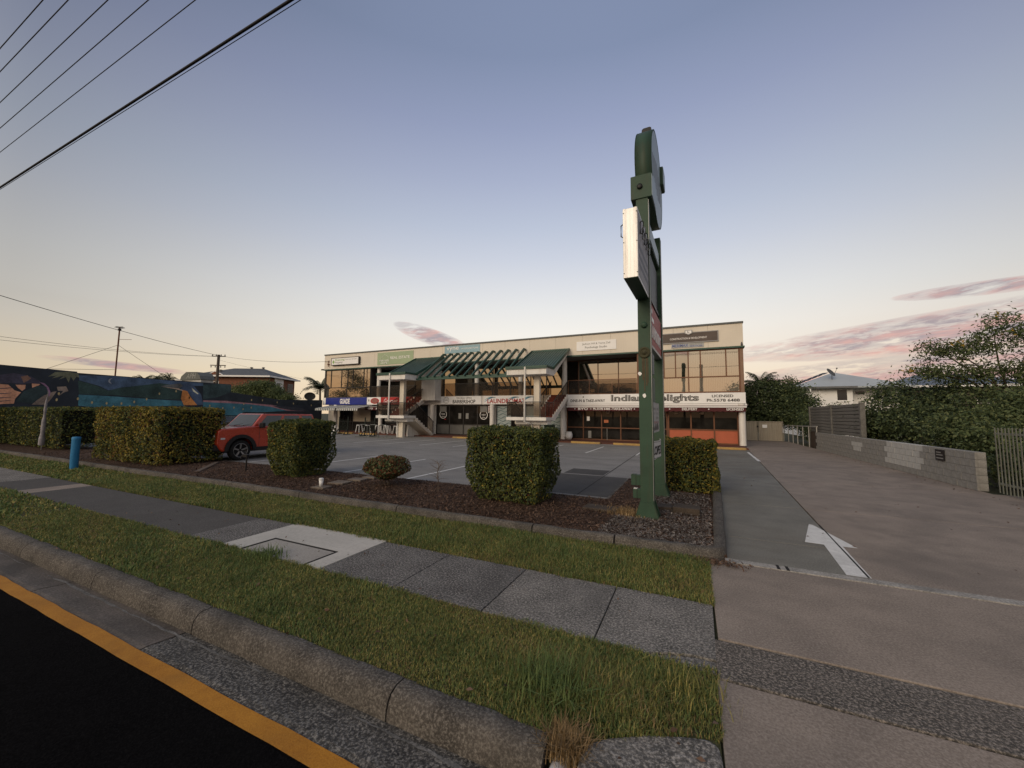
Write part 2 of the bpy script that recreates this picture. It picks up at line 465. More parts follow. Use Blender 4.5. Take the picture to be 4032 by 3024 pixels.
m_lane = ground('lane_concrete', (0.2067, 0.2028, 0.1779), (0.1443, 0.1430, 0.1280), (0.3341, 0.3081, 0.2688), 60, 1.6, .4, 0.45, .9, .35, .004, (0.1092, 0.0910, 0.0742), .6, (1.0000, 1.0000, 1.0000))
m_lot = ground('car_park_surface', (0.262, 0.255, 0.242), (0.183, 0.178, 0.171), (0.423, 0.405, 0.377), 45, 1.5, .25, 0.5, .88, .3, .004, (0.152, 0.149, 0.144), .55, (0.517, 1.200, 1.200))
m_patch = ground('asphalt_patch', (0.0858, 0.0836, 0.0803), (0.0671, 0.0649, 0.0638), (0.1485, 0.1408, 0.1320), 80, 2, .5, .3)
m_line = ground('white_line_paint', (.72, .72, .70), (.58, .58, .56), (.78, .78, .76), 60, 8, 2.0, .3, .7, .2, .002, (.34, .34, .33), .4)
m_joint = M('tar_joint', (.018, .017, .016), .9, .2)
m_tile = ground('terracotta_paving', (.155, .062, .042), (.11, .045, .032), (.21, .1, .075), 30, 4, 1, .4)
m_yblock = ground('yellow_kerb_paint', (.50, .32, .10), (.36, .23, .08), (.55, .4, .2), 30, 4, 1.5, .4, .75, .3, .004, (.22, .17, .11), .6)
m_mulch_soil = ground('mulch_soil', (0.075, 0.043, 0.029), (0.039, 0.023, 0.017), (0.195, 0.131, 0.091), 40, 5, .8, .6, .95, 1.0, .02, (0.033, 0.020, 0.015), .5)
m_soil = ground('verge_soil', (0.076, 0.079, 0.036), (0.043, 0.049, 0.023), (0.153, 0.140, 0.072), 40, 4, .8, .5, .95, 1.0, .015, (0.090, 0.072, 0.040), .4)

g = MB()
ys = [(-700, -.03), (-9.6, -.03), (-9.55, -.22), (2.08, -.22), (2.12, -.035), (60, -.035), (900, -.035)]
xs = [-900, -120, -60, 0, 60, 900]
vs = [(x, y, z) for (y, z) in ys for x in xs]
nx = len(xs)
g.add(vs, [(j * nx + i, j * nx + i + 1, (j + 1) * nx + i + 1, (j + 1) * nx + i) for j in range(len(ys) - 1) for i in range(nx - 1)])
tag(g.build('ground', m_earth, origin=(0, 0, 0)), kind='structure')
rd = MB().box(-160, 160, -9.4, 1.66, -.21, -.14).build('road', m_road, origin=(0, 0, 0))
tag(rd, kind='structure')
# wavering edge line painted along the seal
ln = MB()
n = 260
pv = []
for i in range(n + 1):
    x = -60 + 59.6 * i / n
    w = .004 * math.sin(x * 5.1) + .003 * math.sin(x * 13.3 + 1)
    pv += [(x, 1.555 + w * .6, -.1362), (x, 1.672 + w, -.1362)]
ln.add(pv, [(2 * i, 2 * i + 2, 2 * i + 3, 2 * i + 1) for i in range(n)])
tag(ln.build('road_edge_line', m_yellow, rd), 'yellow painted line along the edge of the road')

kerb = tag(thing('kerb', None, None, (0, 0, 0)), kind='structure')
prof = [(1.985, -.19), (1.99, -.105), (2.005, -.055), (2.03, -.018), (2.07, 0.0), (2.15, .004), (2.18, -.012), (2.18, -.19)]
def kerb_piece(x0, x1, name='kerb_stone'):
    k = MB(); nn = max(2, int((x1 - x0) / .12)); pts = []
    for i in range(nn + 1):
        x = x0 + (x1 - x0) * i / nn
        for j, (y, z) in enumerate(prof):
            jt = .006 * math.sin(x * 7.7 + j * 2.1) + .004 * math.sin(x * 19.1 + j)
            pts.append((x, y + (jt if 0 < j < 6 else 0), z + (jt * .6 if 1 < j < 6 else 0)))
    m_ = len(prof)
    k.add(pts, [(i * m_ + j, (i + 1) * m_ + j, (i + 1) * m_ + j + 1, i * m_ + j + 1) for i in range(nn) for j in range(m_ - 1)], True)
    k.add(pts[:m_], [tuple(range(m_))]); k.add(pts[-m_:], [tuple(range(m_))[::-1]])
    return k.build(name, m_kerb, kerb)
edges = [-.74, -1.77, -3.95, -5.9, -7.95, -10.0, -12.05, -14.1, -16.2, -18.2, -20.3, -22.4, -28, -34, -46, -60]
for a, c in zip(edges[:-1], edges[1:]): kerb_piece(c + .006, a - .006)
gutter = tag(thing('gutter', None, None, (0, 0, 0)), kind='structure')
def gut(x0, x1, m, name='gutter_slab'):
    k = MB(); nn = max(4, int((x1 - x0) / .08)); pts = []
    for i in range(nn + 1):
        x = x0 + (x1 - x0) * i / nn
        e = .022 * math.sin(x * 3.3) * (1 if m is m_gut_b else .2) + .012 * math.sin(x * 11 + 2)
        for y, z in ((1.60, -.20), (1.672 + max(0, e), -.143), (1.72, -.138), (1.88, -.152), (1.985, -.158), (1.985, -.21)): pts.append((x, y, z))
    k.add(pts, [(i * 6 + j, (i + 1) * 6 + j, (i + 1) * 6 + j + 1, i * 6 + j + 1) for i in range(nn) for j in range(5)])
    k.add(pts[:6], [tuple(range(6))]); k.add(pts[-6:], [tuple(range(6))[::-1]])
    return k.build(name, m, gutter)
ge = [-.05, -4.02, -6.3, -9.2, -12.5, -16, -20, -30, -60]
for i, (a, c) in enumerate(zip(ge[:-1], ge[1:])): gut(c + .008, a - .008, m_gut_b if i == 0 else m_gut_a)
# lime washed out along the foot of the kerb
k = MB(); pv = []; rr_ = random.Random(9); nn = 220; wv = 0
for i in range(nn + 1):
    x = -14 + 13.2 * i / nn; wv = .7 * wv + .3 * rr_.uniform(-.02, .02); wd = max(.002, .016 + .02 * math.sin(x * 1.9) * math.sin(x * .7) + rr_.uniform(-.009, .009))
    pv += [(x, 1.925 + wv - wd / 2, -.1515), (x, 1.925 + wv + wd / 2, -.1525)]
k.add(pv, [(2 * i, 2 * i + 2, 2 * i + 3, 2 * i + 1) for i in range(nn)])
k.build('lime_stain', ground('lime_stain', (.20, .195, .185), (.10, .098, .093), (.30, .29, .28), 50, 6, 2, .6, .9, .6, .006, (.09, .085, .08), .6), gutter)
# rounded end of the kerb beside the driveway
lump = MB().prism([(-.56, 1.70), (-.57, 2.17), (-.46, 2.27), (-.28, 2.38), (-.09, 2.46), (.04, 2.50), (.095, 2.47), (.105, 2.38), (.105, 1.70)], 'z', -.19, .006)
lump.build('kerb_end_block', m_fp, kerb, bevel=.03, segs=3)

fp = tag(thing('footpath', None, None, (0, 0, 0)), kind='structure')
def slab(name, x0, x1, y0, y1, m, parent, zt=0.0, th=.1, bev=.007):
    return MB().box(x0, x1, y0, y1, zt - th, zt).build(name, m, parent, bevel=bev)
FY0, FY1 = 3.15, 4.2
MB().prism([(-.735, FY0), (-.36, FY0 + .01), (-.2, 3.235), (-.02, 3.285), (.12, 3.285), (.135, FY1), (-.735, FY1)], 'z', -.1, 0.0).build('paving_slab', m_fp, fp, bevel=.006)
MB().prism([(-.335, FY0 + .005), (.115, FY0 - .03), (.12, 3.272), (-.02, 3.272), (-.19, 3.222)], 'z', -.1, -.010).build('broken_slab_corner', m_fp, fp, bevel=.006)
for a, c, m in [(-.745, -1.745, m_fp), (-1.757, -2.785, m_fp2), (-2.795, -3.83, m_fp2), (-5.72, -6.51, m_fp2)]: slab('paving_slab', c, a, FY0, FY1, m, fp)
slab('bitumen_strip', -12.75, -6.52, FY0, FY1 - .02, m_bit, fp, -.004)
slab('bitumen_patch', -13.35, -12.758, FY0, FY1 - .02, m_drive, fp, -.003)
slab('bitumen_strip', -15.2, -13.358, FY0, FY1 - .02, m_bit, fp, -.004)
xx = -15.21
for k in range(12):
    slab('paving_slab', xx - 1.9, xx, FY0, FY1, m_fp, fp); xx -= 1.912
# pale slab poured round a service pit
pit = MB()
pit.box(-5.705, -5.305, 3.17, 4.235, -.1, .004); pit.box(-4.085, -3.845, 3.17, 4.235, -.1, .004); pit.box(-5.305, -4.085, 3.635, 4.235, -.1, .004)
tag(pit.build('pit_surround', m_new, fp, bevel=.003), 'new pale concrete poured round the service pit')
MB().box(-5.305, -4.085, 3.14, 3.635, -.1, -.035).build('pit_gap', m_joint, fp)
slab('pit_lid', -5.27, -4.12, 3.15, 3.60, m_lid, fp, .002, .03, .004)
k = MB(); k.box(-5.31, -4.09, 3.602, 3.628, 0, .0062); k.box(-5.31, -5.275, 3.17, 3.602, 0, .0062); k.box(-4.115, -4.09, 3.17, 3.602, 0, .0062); k.build('pit_gap_shade', m_joint, fp)  # dark strips laid on top, standing in for the shade in the lid gap
slab('pit_lid_key', -4.72, -4.68, 3.585, 3.632, m_joint, fp, .0, .03, .001)

drive = tag(thing('driveway', None, None, (0, 0, 0)), kind='structure')
slab('driveway_apron', .112, 9.5, 1.68, 3.065, m_drive, drive, -.002, .16)
slab('driveway_strip', .118, 9.5, 3.085, 3.585, m_drive2, drive, -.001, .16)
slab('driveway_slab', .15, 9.5, 3.605, 5.46, m_drive, drive, 0.0, .16)
slab('dish_drain_strip', .33, 9.5, 5.474, 5.615, ground('drain_strip_concrete', (.36, .34, .315), (.22, .21, .195), (.5, .49, .46), 50, 5, 1.4, .6, .9, .5, .005, (.12, .11, .1), .5), drive, .006, .16, .004)
MB().box(.86, .89, 5.476, 5.613, .004, .0085).build('drain_mark', m_joint, drive)
MB().box(.95, .98, 5.476, 5.613, .004, .0085).build('drain_mark', m_joint, drive)
rows = [5.627, 6.66, 9.26, 12.25, 18.2, 24.6]
JX = lambda y: 1.73 + (y - 5.7) * .0545          # the slanting construction joint
for a, c in zip(rows[:-1], rows[1:]): MB().prism([(.30, a), (JX(a) - .012, a), (JX(c) - .012, c - .012), (.30, c - .012)], 'z', -.16, 0.0).build('lane_slab', m_lane, drive, bevel=.005)
rows = [5.627, 9.26, 13.2, 18.2, 24.6, 34.4]
for i, (a, c) in enumerate(zip(rows[:-1], rows[1:])): xr_ = 9.5 if c < 13.5 else 6.42; MB().prism([(JX(a) + .012, a), (xr_, a), (xr_, c - .012), (JX(c) + .012, c - .012)], 'z', -.16, 0.0).build('driveway_slab', m_drive, drive, bevel=.005)
arrow = [(1.71, 7.98), (1.76, 7.95), (1.99, 6.83), (1.83, 6.82), (1.75, 5.635), (1.53, 5.635), (1.62, 6.81), (1.41, 6.83)]
MB().prism(arrow, 'z', .0035, .0045).build('painted_arrow', m_line, drive)
MB().prism([(JX(5.64) - .011, 5.64), (JX(5.64) + .011, 5.64), (JX(8) + .009, 8.0), (JX(8) - .009, 8.0)], 'z', .0047, .0054).build('tar_joint', m_joint, drive)

lot = MB().box(-32.9, .29, 8.25, 24.6, -.16, 0.0)
lot = tag(lot.build('car_park', m_lot, origin=(0, 0, 0)), kind='structure')
MB().box(-3.6, -2.4, 11.55, 12.65, .0025, .0035).build('asphalt_patch', m_patch, lot)
MB().box(-4.2, -1.66, 8.52, 11.4, .0025, .0033).build('asphalt_patch', m_patch, lot)
for (x, y0, y1) in [(-7.0, 8.35, 12.2), (-9.4, 8.3, 12.3), (-11.75, 8.3, 12.3), (-14.15, 8.3, 12.4), (-16.55, 8.3, 12.4), (-18.95, 8.3, 12.4), (-21.3, 8.3, 12.4), (-23.7, 8.3, 12.4),
                    (-4.57, 18.1, 22.2), (-2.3, 18.2, 22.2), (.1, 18.2, 22.2), (-6.95, 18.0, 22.2), (-9.35, 17.8, 20.5), (-11.75, 17.7, 22.2), (-13.9, 17.6, 22.2), (-16.1, 17.2, 22.0), (-18.3, 17.0, 21.4), (-23.4, 17.0, 21.5), (-25.7, 17.0, 21.5)]:
    MB().box(x - .045, x + .045, y0, y1, .0035, .0050).build('bay_line', m_line, lot)
MB().add([(2.47, 22.7, .0052), (2.58, 22.7, .0052), (2.47, 18.3, .0052), (2.36, 18.3, .0052)], [(0, 1, 2, 3)]).build('bay_line', m_line, drive)
for x0, x1, y0, y1 in [(-2.36, -2.335, 8.5, 22), (-12, .44, 15.9, 15.925), (-24, -12, 15.4, 15.42)]:
    MB().box(x0, x1, y0, y1, .0052, .0058).build('tar_joint', m_joint, lot)
walk = tag(MB().box(-33.0, 2.75, 24.3, 30, -.1, .075).build('paved_walk', m_tile, origin=(0, 0, 0)), kind='structure')
for x0 in [-7.0, -4.35, -1.75, .75, -15.95, -13.2, -27.9, -25.3]:
    MB().box(x0, x0 + 1.85, 23.95, 24.14, .0, .125).build('wheel_stop', m_yblock, walk, bevel=.02)

# verge soil under the grass
verge = MB()
verge.box(-60, .10, 2.185, 3.142, -.12, -.012); verge.box(-60, .145, 4.208, 5.42, -.12, -.012)
verge = tag(verge.build('verge', m_soil, origin=(0, 0, 0)), kind='structure')

# garden bed and its kerbs
bed = MB()
bed.box(-32, -1.66, 5.62, 8.24, -.12, .03); bed.box(-1.66, .36, 5.62, 11.2, -.12, .03)
bed = tag(bed.build('garden_bed', m_mulch_soil, origin=(0, 0, 0)), kind='structure')
gk = tag(thing('garden_kerb', None, None, (0, 0, 0)), kind='structure')
gp = [(0, -.12), (.012, .07), (.035, .105), (.10, .115), (.16, .10), (.175, .03), (.175, -.12)]
def sweep(path, m, name, jit=.004):
    k = MB(); pts = []; n = len(path); P = [Vector((*p, 0)) for p in path]
    for i, p in enumerate(P):
        d = (P[min(n - 1, i + 1)] - P[max(0, i - 1)]).normalized(); nr = Vector((-d.y, d.x, 0))
        for j, (a, z) in enumerate(gp):
            jt = jit * math.sin(p.x * 6.1 + p.y * 5 + j * 1.7) + jit * .7 * math.sin(p.x * 17 + j)
            q = p + nr * (a + jt); pts.append((q.x, q.y, z + jt * (1 if 0 < j < 6 else 0)))
    k_ = len(gp)
    k.add(pts, [(i * k_ + j, (i + 1) * k_ + j, (i + 1) * k_ + j + 1, i * k_ + j + 1) for i in range(n - 1) for j in range(k_ - 1)], True)
    k.add(pts[:k_], [tuple(range(k_))]); k.add(pts[-k_:], [tuple(range(k_))[::-1]])
    return k.build(name, m, gk)
x = -36.0
while x < -1.2:
    x1 = min(x + 2.6, -1.0)
    sweep([(x + .01 + (x1 - x - .02) * i / 14, 5.475 + .02 * math.sin((x + i * .18) * .5)) for i in range(15)], m_kerb, 'kerb_stone'); x = x1
cor = [(-.99 + i * .1, 5.49) for i in range(11)]
cor += [(.11 + .27 * math.sin(a), 5.49 + .27 - .27 * math.cos(a)) for a in [R(10 * i) for i in range(1, 9)]]
cor += [(.385 + .045 * i * .3, 5.82 + i * .3) for i in range(0, 19)]
sweep(cor, m_kerb, 'kerb_corner', .007)
for (x0, x1, y0, y1) in [(-32, -1.62, 8.2, 8.26), (-1.66, -1.6, 8.26, 11.2), (-1.6, .36, 11.14, 11.2)]:
    MB().box(x0, x1, y0, y1, -.1, .035).build('garden_edging', m_kerb, gk, bevel=.008)
# ------------------------------------------------------------ the two storey shop building
BX0, BX1, BY = -33.2, 2.95, 26.8
bld = thing('shop_building', 'long two storey cream shop building with mirrored upper windows behind the car park', 'building', (-15, 27.5, 0))
# shell
wl = MB()
wl.box(BX0 + .2, BX1 - .25, 29.6, 41.0, 0.0, 7.2)            # body behind the balconies
wl.box(-2.95, BX1 - .25, 27.3, 29.6, 0.0, 6.0)                # right end bay
wl.box(BX0 + .2, -27.05, 27.3, 29.6, 0.0, 6.0)                # left end bay
wl.box(-27.05, -2.95, 27.3, 29.6, 0.0, 2.9)
wl.build('wall', cream, bld)
MB().box(BX0 + .15, BX1 - .1, 26.86, 29.59, 6.0, 6.06).build('soffit', M('soffit_lining', (.20, .19, .17), .8), bld)
MB().box(BX0, BX1, 26.86, 29.59, 2.92, 3.2).build('floor_slab', white_p, bld)
# fascia : cladding sheets butted together with thin joints
xs = [BX0, -30.55, -28.9, -26.6, -24.2, -21.9, -20.2, -19.0, -15.1, -13.1, -11.0, -8.95, -6.95, -4.95, -3.0, -.95, 1.05, BX1]
for a, c in zip(xs[:-1], xs[1:]):
    MB().box(a + .006, c - .006, 26.72, 26.80, 6.07, 7.47).build('fascia_panel', cream, bld)
MB().box(BX0 + .02, BX1 - .02, 26.81, 26.86, 6.05, 7.45).build('fascia_backing', txt_grey, bld)
for yy in (27.0, 29.5, 32, 34.5, 37.0, 39.5):
    MB().box(BX1 - .10, BX1, yy - .18, yy + 2.3, 6.07, 7.47).build('fascia_panel', cream, bld)
MB().box(BX0, BX0 + .1, 26.81, 41.0, 6.07, 7.47).build('fascia_panel', cream, bld)
MB().box(BX0 - .03, BX1 + .03, 26.67, 27.0, 7.47, 7.58).build('roof_capping', capgrey, bld)
MB().box(BX1 - .2, BX1 + .03, 27.0, 41.1, 7.47, 7.58).build('roof_capping', capgrey, bld)
MB().box(BX0 + .1, BX1 - .2, 27.0, 41.0, 7.2, 7.3).build('roof', capgrey, bld)
MB().box(BX0 - .04, BX1 + .06, 26.66, 26.84, 5.97, 6.07).build('gutter_trim', green_m, bld)
MB().prism([(26.84, 5.97), (26.84, 6.07), (41, 6.07), (41, 5.97)], 'x', BX1 - .02, BX1 + .06).build('gutter_trim', green_m, bld)
# sign band at first floor level
MB().box(BX0 + .02, BX1 + .02, 26.74, 26.92, 2.55, 3.24).build('sign_band', white_p, bld)
MB().box(-8.05, BX1 + .05, 26.60, 26.74, 2.45, 2.555).build('band_gutter', white_s, bld)

def window(name, x0, x1, z0, z1, y, muls, rails, frame, panes, fw_=.06, parent=bld, lowmuls=None, depth=.08):
    """framed glazing : the frame is a part, each pane its child"""
    k = MB()
    k.box(x0, x1, y - depth, y, z1 - fw_, z1); k.box(x0, x1, y - depth, y, z0, z0 + fw_)
    zs = [z0 + fw_] + [r for r in rails] + [z1 - fw_]
    for r in rails: k.box(x0, x1, y - depth + .004, y, r - fw_ / 2, r + fw_ / 2)
    cells = []
    for i in range(len(zs) - 1):
        lo = zs[i] + (fw_ / 2 if i > 0 else 0); hi = zs[i + 1] - (fw_ / 2 if i < len(zs) - 2 else 0)
        ms = lowmuls if (lowmuls is not None and i == 0) else muls
        mm = [x0 + fw_] + list(ms) + [x1 - fw_]
        k.box(x0, x0 + fw_, y - depth + .002, y, lo, hi); k.box(x1 - fw_, x1, y - depth + .002, y, lo, hi)
        for q in ms: k.box(q - fw_ / 2, q + fw_ / 2, y - depth + .002, y, lo, hi)
        for j in range(len(mm) - 1):
            a = mm[j] + (fw_ / 2 if j > 0 else 0); c = mm[j + 1] - (fw_ / 2 if j < len(mm) - 2 else 0)
            cells.append((a, c, lo, hi, i, j))
    w = k.build(name, frame, parent)
    for (a, c, lo, hi, i, j) in cells:
        gm = panes(i, j) if callable(panes) else panes
        MB().box(a - .004, c + .004, y - depth * .5, y - depth * .5 + .012, lo - .004, hi + .004).build('pane', gm, w)
    return w
# upper floor, right end bay
window('window', -3.2, 2.74, 3.26, 5.97, 26.86, [-2.35, -1.55, -.86, -.11, .59, 2.0], [4.25], brownframe, lambda i, j: gl_blind if j >= (1 if i == 0 else 4) else gl_sky, .07, lowmuls=[-1.7, -.11])
MB().box(2.745, 2.93, 26.79, 27.4, 3.26, 5.96).build('corner_pier', M('brown_pier', (.25, .16, .11), .7), bld)
# upper floor, left end bay
window('window', -33.02, -27.05, 3.26, 5.97, 26.86, [-32.25, -30.83, -30.0, -29.3, -27.92], [4.22], darkframe, lambda i, j: gl_sky, .07, lowmuls=[-30.08])
MB().box(-33.15, -33.02, 26.79, 27.4, 3.26, 5.96).build('corner_pier', darkframe, bld)
# balcony glazing, set back
gl_dark = glassmat('bronze_glass_dark_room', (.016, .014, .012), (.80, .70, .54), .42)
window('window', -9.0, -3.26, 3.22, 5.97, 28.85, [-7.8, -6.3, -4.8], [], brownframe, lambda i, j: gl_room if j == 0 else gl_sky, .06)
window('window', -20.2, -9.1, 3.22, 5.97, 28.85, [-18.9, -17.1, -15.2, -13.6, -11.75, -10.4], [], darkframe, lambda i, j: gl_dark, .06)
window('window', -27.0, -20.25, 3.22, 5.97, 28.85, [-25.3, -23.5, -21.8], [], darkframe, lambda i, j: gl_room, .06)
MB().box(-3.25, -3.2, 26.86, 29.5, 3.2, 6.0).build('return_wall', brownframe, bld)
MB().box(-27.05, -27.0, 26.86, 29.5, 3.2, 6.0).build('return_wall', darkframe, bld)
# blank wall block beside the left stair
MB().box(-20.4, -19.02, 25.85, 26.71, 2.88, 6.04).build('blank_wall_block', white_p, bld)
# round columns
colp = MB().lathe((0, 0, 0), [(.19, .07), (.19, 2.55)], 20)
def column(x, y, z0, z1, r=.18):
    MB().lathe((x, y, 0), [(r, z0), (r, z1)], 20).build('column', white_p, bld)
for x in (2.73, -8.35, -14.1, -19.8, -25.5, -31.2): column(x, 26.62, .07, 2.55)
for x in (-15.8, -8.38, -26.3, -11.9): column(x, 27.1, 3.2, 6.0)
# smoked glass balustrade along the balcony edge
def balustrade(parent, posts, y, z0, z1, name='balustrade', frame=brownframe, base=True):
    k = MB()
    k.bar((posts[0], y, z1), (posts[-1], y, z1), .05, .05)
    k.bar((posts[0], y, z0 + .05), (posts[-1], y, z0 + .05), .03, .03)
    for p in posts: k.bar((p, y, z0), (p, y, z1), .035, .035)
    o = k.build(name, frame, parent)
    for a, c in zip(posts[:-1], posts[1:]): MB().box(a + .03, c - .03, y - .005, y + .005, z0 + .09, z1 - .04).build('pane', smoke, o)
    return o
balustrade(bld, [-8.02, -6.49, -4.91, -3.3], 26.83, 3.24, 4.27)
balustrade(bld, [-18.95, -17.54, -15.86, -14.22, -12.58, -10.92], 26.83, 3.24, 4.28, frame=darkframe)
balustrade(bld, [-26.95, -25.28, -23.5, -21.9], 26.83, 3.24, 4.25, frame=darkframe)
# ground floor : restaurant on the right
m_orange = M('orange_panel', (.46, .125, .065), .6, .1)
rm = lambda i, j: gl_room
window('shopfront', -8.18, -1.42, .08, 2.5, 27.02, [-6.96, -5.67, -4.38, -3.1, -2.3], [.93], brownframe, rm, .07)
w = window('shopfront', -1.40, 2.58, .08, 2.5, 27.02, [-.04, 1.26], [.95], brownframe, lambda i, j: m_orange if i == 0 else gl_room, .08)
# barber and laundromat
window('shopfront', -19.6, -14.35, .08, 2.5, 27.02, [-18.28, -16.92, -15.6], [.93], darkframe, lambda i, j: gl_room if i else M('grey_lower_panel', (.13, .13, .125), .5), .07)
m_wave = M('pale_window_film', (.34, .40, .40), .5, .2, .7)
window('shopfront', -13.9, -8.6, .08, 2.5, 27.02, [-12.6, -11.6, -10.2], [], darkframe, lambda i, j: m_wave if j != 1 else gl_room, .06)
for k in range(9):
    z = .35 + k * .24
    pts = [(-13.84 + i * .1, 26.955, z + .07 * math.sin(i * .9 + k * 1.6)) for i in range(13)]
    MB().tube(pts, .018, 5).build('wave_print', M('teal_print', (.09, .17, .19), .5), bld)
    pts = [(-10.15 + i * .1, 26.955, z + .07 * math.sin(i * .9 + k * 1.6)) for i in range(16)]
    MB().tube(pts, .018, 5).build('wave_print', MATS['teal_print'], bld)
# cafe on the left
m_blind = M('cream_roller_blind', (.40, .34, .26), .8, .15, 1.5)
window('shopfront', -31.0, -25.3, .08, 2.5, 27.02, [-29.58, -29.28, -27.0], [.95], darkframe, lambda i, j: m_blind if (i == 1 and j in (2,)) else gl_room, .08)
window('shopfront', -25.2, -20.5, .08, 2.5, 27.02, [-23.6, -22.0], [.95], darkframe, rm, .08)
MB().box(-20.45, -19.62, 26.9, 27.03, .08, 2.5).build('wall_infill', white_p, bld)
MB().box(-14.33, -13.92, 27.0, 27.1, .08, 2.5).build('wall_infill', white_p, bld)
MB().box(-8.58, -8.2, 27.0, 27.1, .08, 2.5).build('wall_infill', white_p, bld)
# faint things inside : paper lanterns, notices
lant = M('paper_lantern', (.34, .29, .22), .8)
for x in (-5.2, -.9, .6): MB().lathe((x, 26.88, 2.02), [(.0, .13), (.12, .11), (.19, .03), (.19, -.03), (.12, -.11), (0, -.13)], 14).build('lantern', lant, bld)
for x, z, w_, h_, m in [(-6.6, 1.55, .2, .3, white_s), (-5.35, 1.38, .3, .2, M('orange_notice', (.5, .16, .07), .6)), (-6.5, .45, .22, .5, txt_grey), (-5.3, .5, .03, .8, txt_grey)]:
    MB().box(x - w_ / 2, x + w_ / 2, 26.925, 26.932, z - h_ / 2, z + h_ / 2).build('notice', m, bld)
# decals on the barber's glass
def ring_decal(x, z, r, parent):
    k = MB(); n = 28
    k.add([(x + rr * math.cos(2 * PI * i / n), 26.928, z + rr * math.sin(2 * PI * i / n)) for rr in (r, r * .86) for i in range(n)], [(i, (i + 1) % n, n + (i + 1) % n, n + i) for i in range(n)])
    k.build('decal', txt_white, parent)
    text('H|O', x - r * .5, x + r * .5, z - r * .22, z + r * .22, 26.928, txt_white, parent, .01, name='decal')
    MB().box(x - r * .45, x + r * .45, 26.924, 26.928, z - r * .55, z - r * .48).build('decal', txt_white, parent)
ring_decal(-18.9, 1.75, .36, bld); ring_decal(-15.02, 1.72, .36, bld)
for x in (-18.9, -15.0): MB().box(x - .33, x + .33, 26.90, 26.93, 1.95, 2.42).build('half_blind', M('grey_blind', (.2, .2, .19), .7), bld)
for x in (-17.25, -16.55): MB().box(x - .13, x + .13, 26.92, 26.93, 1.4, 1.85).build('notice', txt_grey, bld)
MB().box(-18.75, -18.6, 26.915, 26.93, 1.3, 1.36).build('red_light_sign', txt_red, bld)
# small roof things : wall spike, camera, pigeon
k = MB(); k.tube([(-32.55, 26.7, 6.95), (-32.55, 26.58, 6.55), (-32.5, 26.6, 6.3)], .035, 6); k.box(-32.65, -32.45, 26.6, 26.7, 6.5, 6.6)
k.build('service_bracket', rust, bld)
k = MB(); k.box(-33.5, -33.24, 26.6, 26.72, 6.0, 6.12); k.tube([(-33.24, 26.7, 6.06), (-33.2, 26.75, 6.15)], .02, 6)
k.build('security_camera', black_p, bld)
pg = thing('pigeon', 'small grey pigeon perched on the gutter at the right corner', 'bird', (2.86, 26.7, 6.07))
k = MB(); k.lathe((2.86, 26.7, 6.16), [(0, -.09), (.05, -.06), (.06, 0), (.045, .06), (.025, .09)], 10); k.lathe((2.86, 26.68, 6.27), [(.03, -.03), (.035, 0), (.02, .03), (0, .035)], 8); k.tube([(2.86, 26.74, 6.12), (2.87, 26.85, 6.075)], [.03, .012], 6)
k.tube([(2.85, 26.7, 6.07), (2.85, 26.7, 6.1)], .008, 5)
k.build('body', M('pigeon_grey', (.10, .10, .11), .7), pg)
# barber pole
bp = thing('barber_pole', 'small red and white striped barber pole beside the barbershop window', 'barber pole', (-14.42, 26.7, 1.9))
MB().lathe((-14.42, 26.7, 0), [(0, 1.88), (.06, 1.9), (.06, 2.42), (0, 2.45)], 12).build('pole', white_s, bp)
for kk in range(4): MB().tube([(-14.42 + .062 * math.cos(a), 26.7 + .062 * math.sin(a), 1.93 + kk * .12 + a * .03) for a in [PI + i * PI / 8 for i in range(9)]], .015, 5).build('stripe', txt_red, bp)
MB().box(-14.45, -14.39, 26.74, 26.98, 2.1, 2.2).build('bracket', black_p, bp)

# ------------------------------------------------------------ signboards
def board(label, x0, x1, z0, z1, y0, y1, m, frame=None, name='signboard', grp='signboards on the shop building'):
    t = thing(name, label, 'sign', ((x0 + x1) / 2, y1, z0), grp)
    MB().box(x0, x1, y0, y1, z0, z1).build('panel', m, t)
    if frame:
        f = .05
        k = MB(); k.box(x0 - f, x1 + f, y0 - .012, y1, z1, z1 + f); k.box(x0 - f, x1 + f, y0 - .012, y1, z0 - f, z0); k.box(x0 - f, x0, y0 - .012, y1, z0, z1); k.box(x1, x1 + f, y0 - .012, y1, z0, z1)
        k.build('frame', frame, t)
    return t
YF = 26.715
m_lgreen = M('light_green_sign', (.36, .45, .29), .5, .1, 1)
m_lblue = M('light_blue_sign', (.30, .46, .53), .5, .1, 1)
m_brown = M('brown_sign', (.10, .078, .068), .5, .25, 1.5)
s = board('white framed lightbox sign with green lettering at the left end of the fascia', -31.95, -28.4, 6.45, 7.08, 26.5, YF, white_s, darkframe)
text('Financing', -31.45, -30.2, 6.78, 7.0, 26.5, M('green_print', (.28, .46, .16), .5), s, .01)
text('Property', -31.45, -30.45, 6.52, 6.76, 26.5, txt_grey, s, .008)
text('Home Loan Specialist', -30.1, -28.6, 6.86, 6.95, 26.5, txt_grey, s, .006)
MB().prism([(-31.85, 6.72), (-31.68, 6.92), (-31.52, 6.72), (-31.68, 6.54)], 'y', 26.492, 26.5).build('logo', MATS['green_print'], s)
s = board('pale green real estate sign on the fascia', -26.2, -22.05, 6.2, 7.33, 26.69, YF, m_lgreen)
text('REAL ESTATE', -24.65, -22.45, 6.68, 6.92, 26.69, txt_white, s, .012)
text('MERMAID', -25.95, -24.85, 6.5, 6.66, 26.69, txt_white, s, .004)
text('HOME', -25.75, -25.0, 6.28, 6.45, 26.69, txt_white, s, .004)
k = MB()
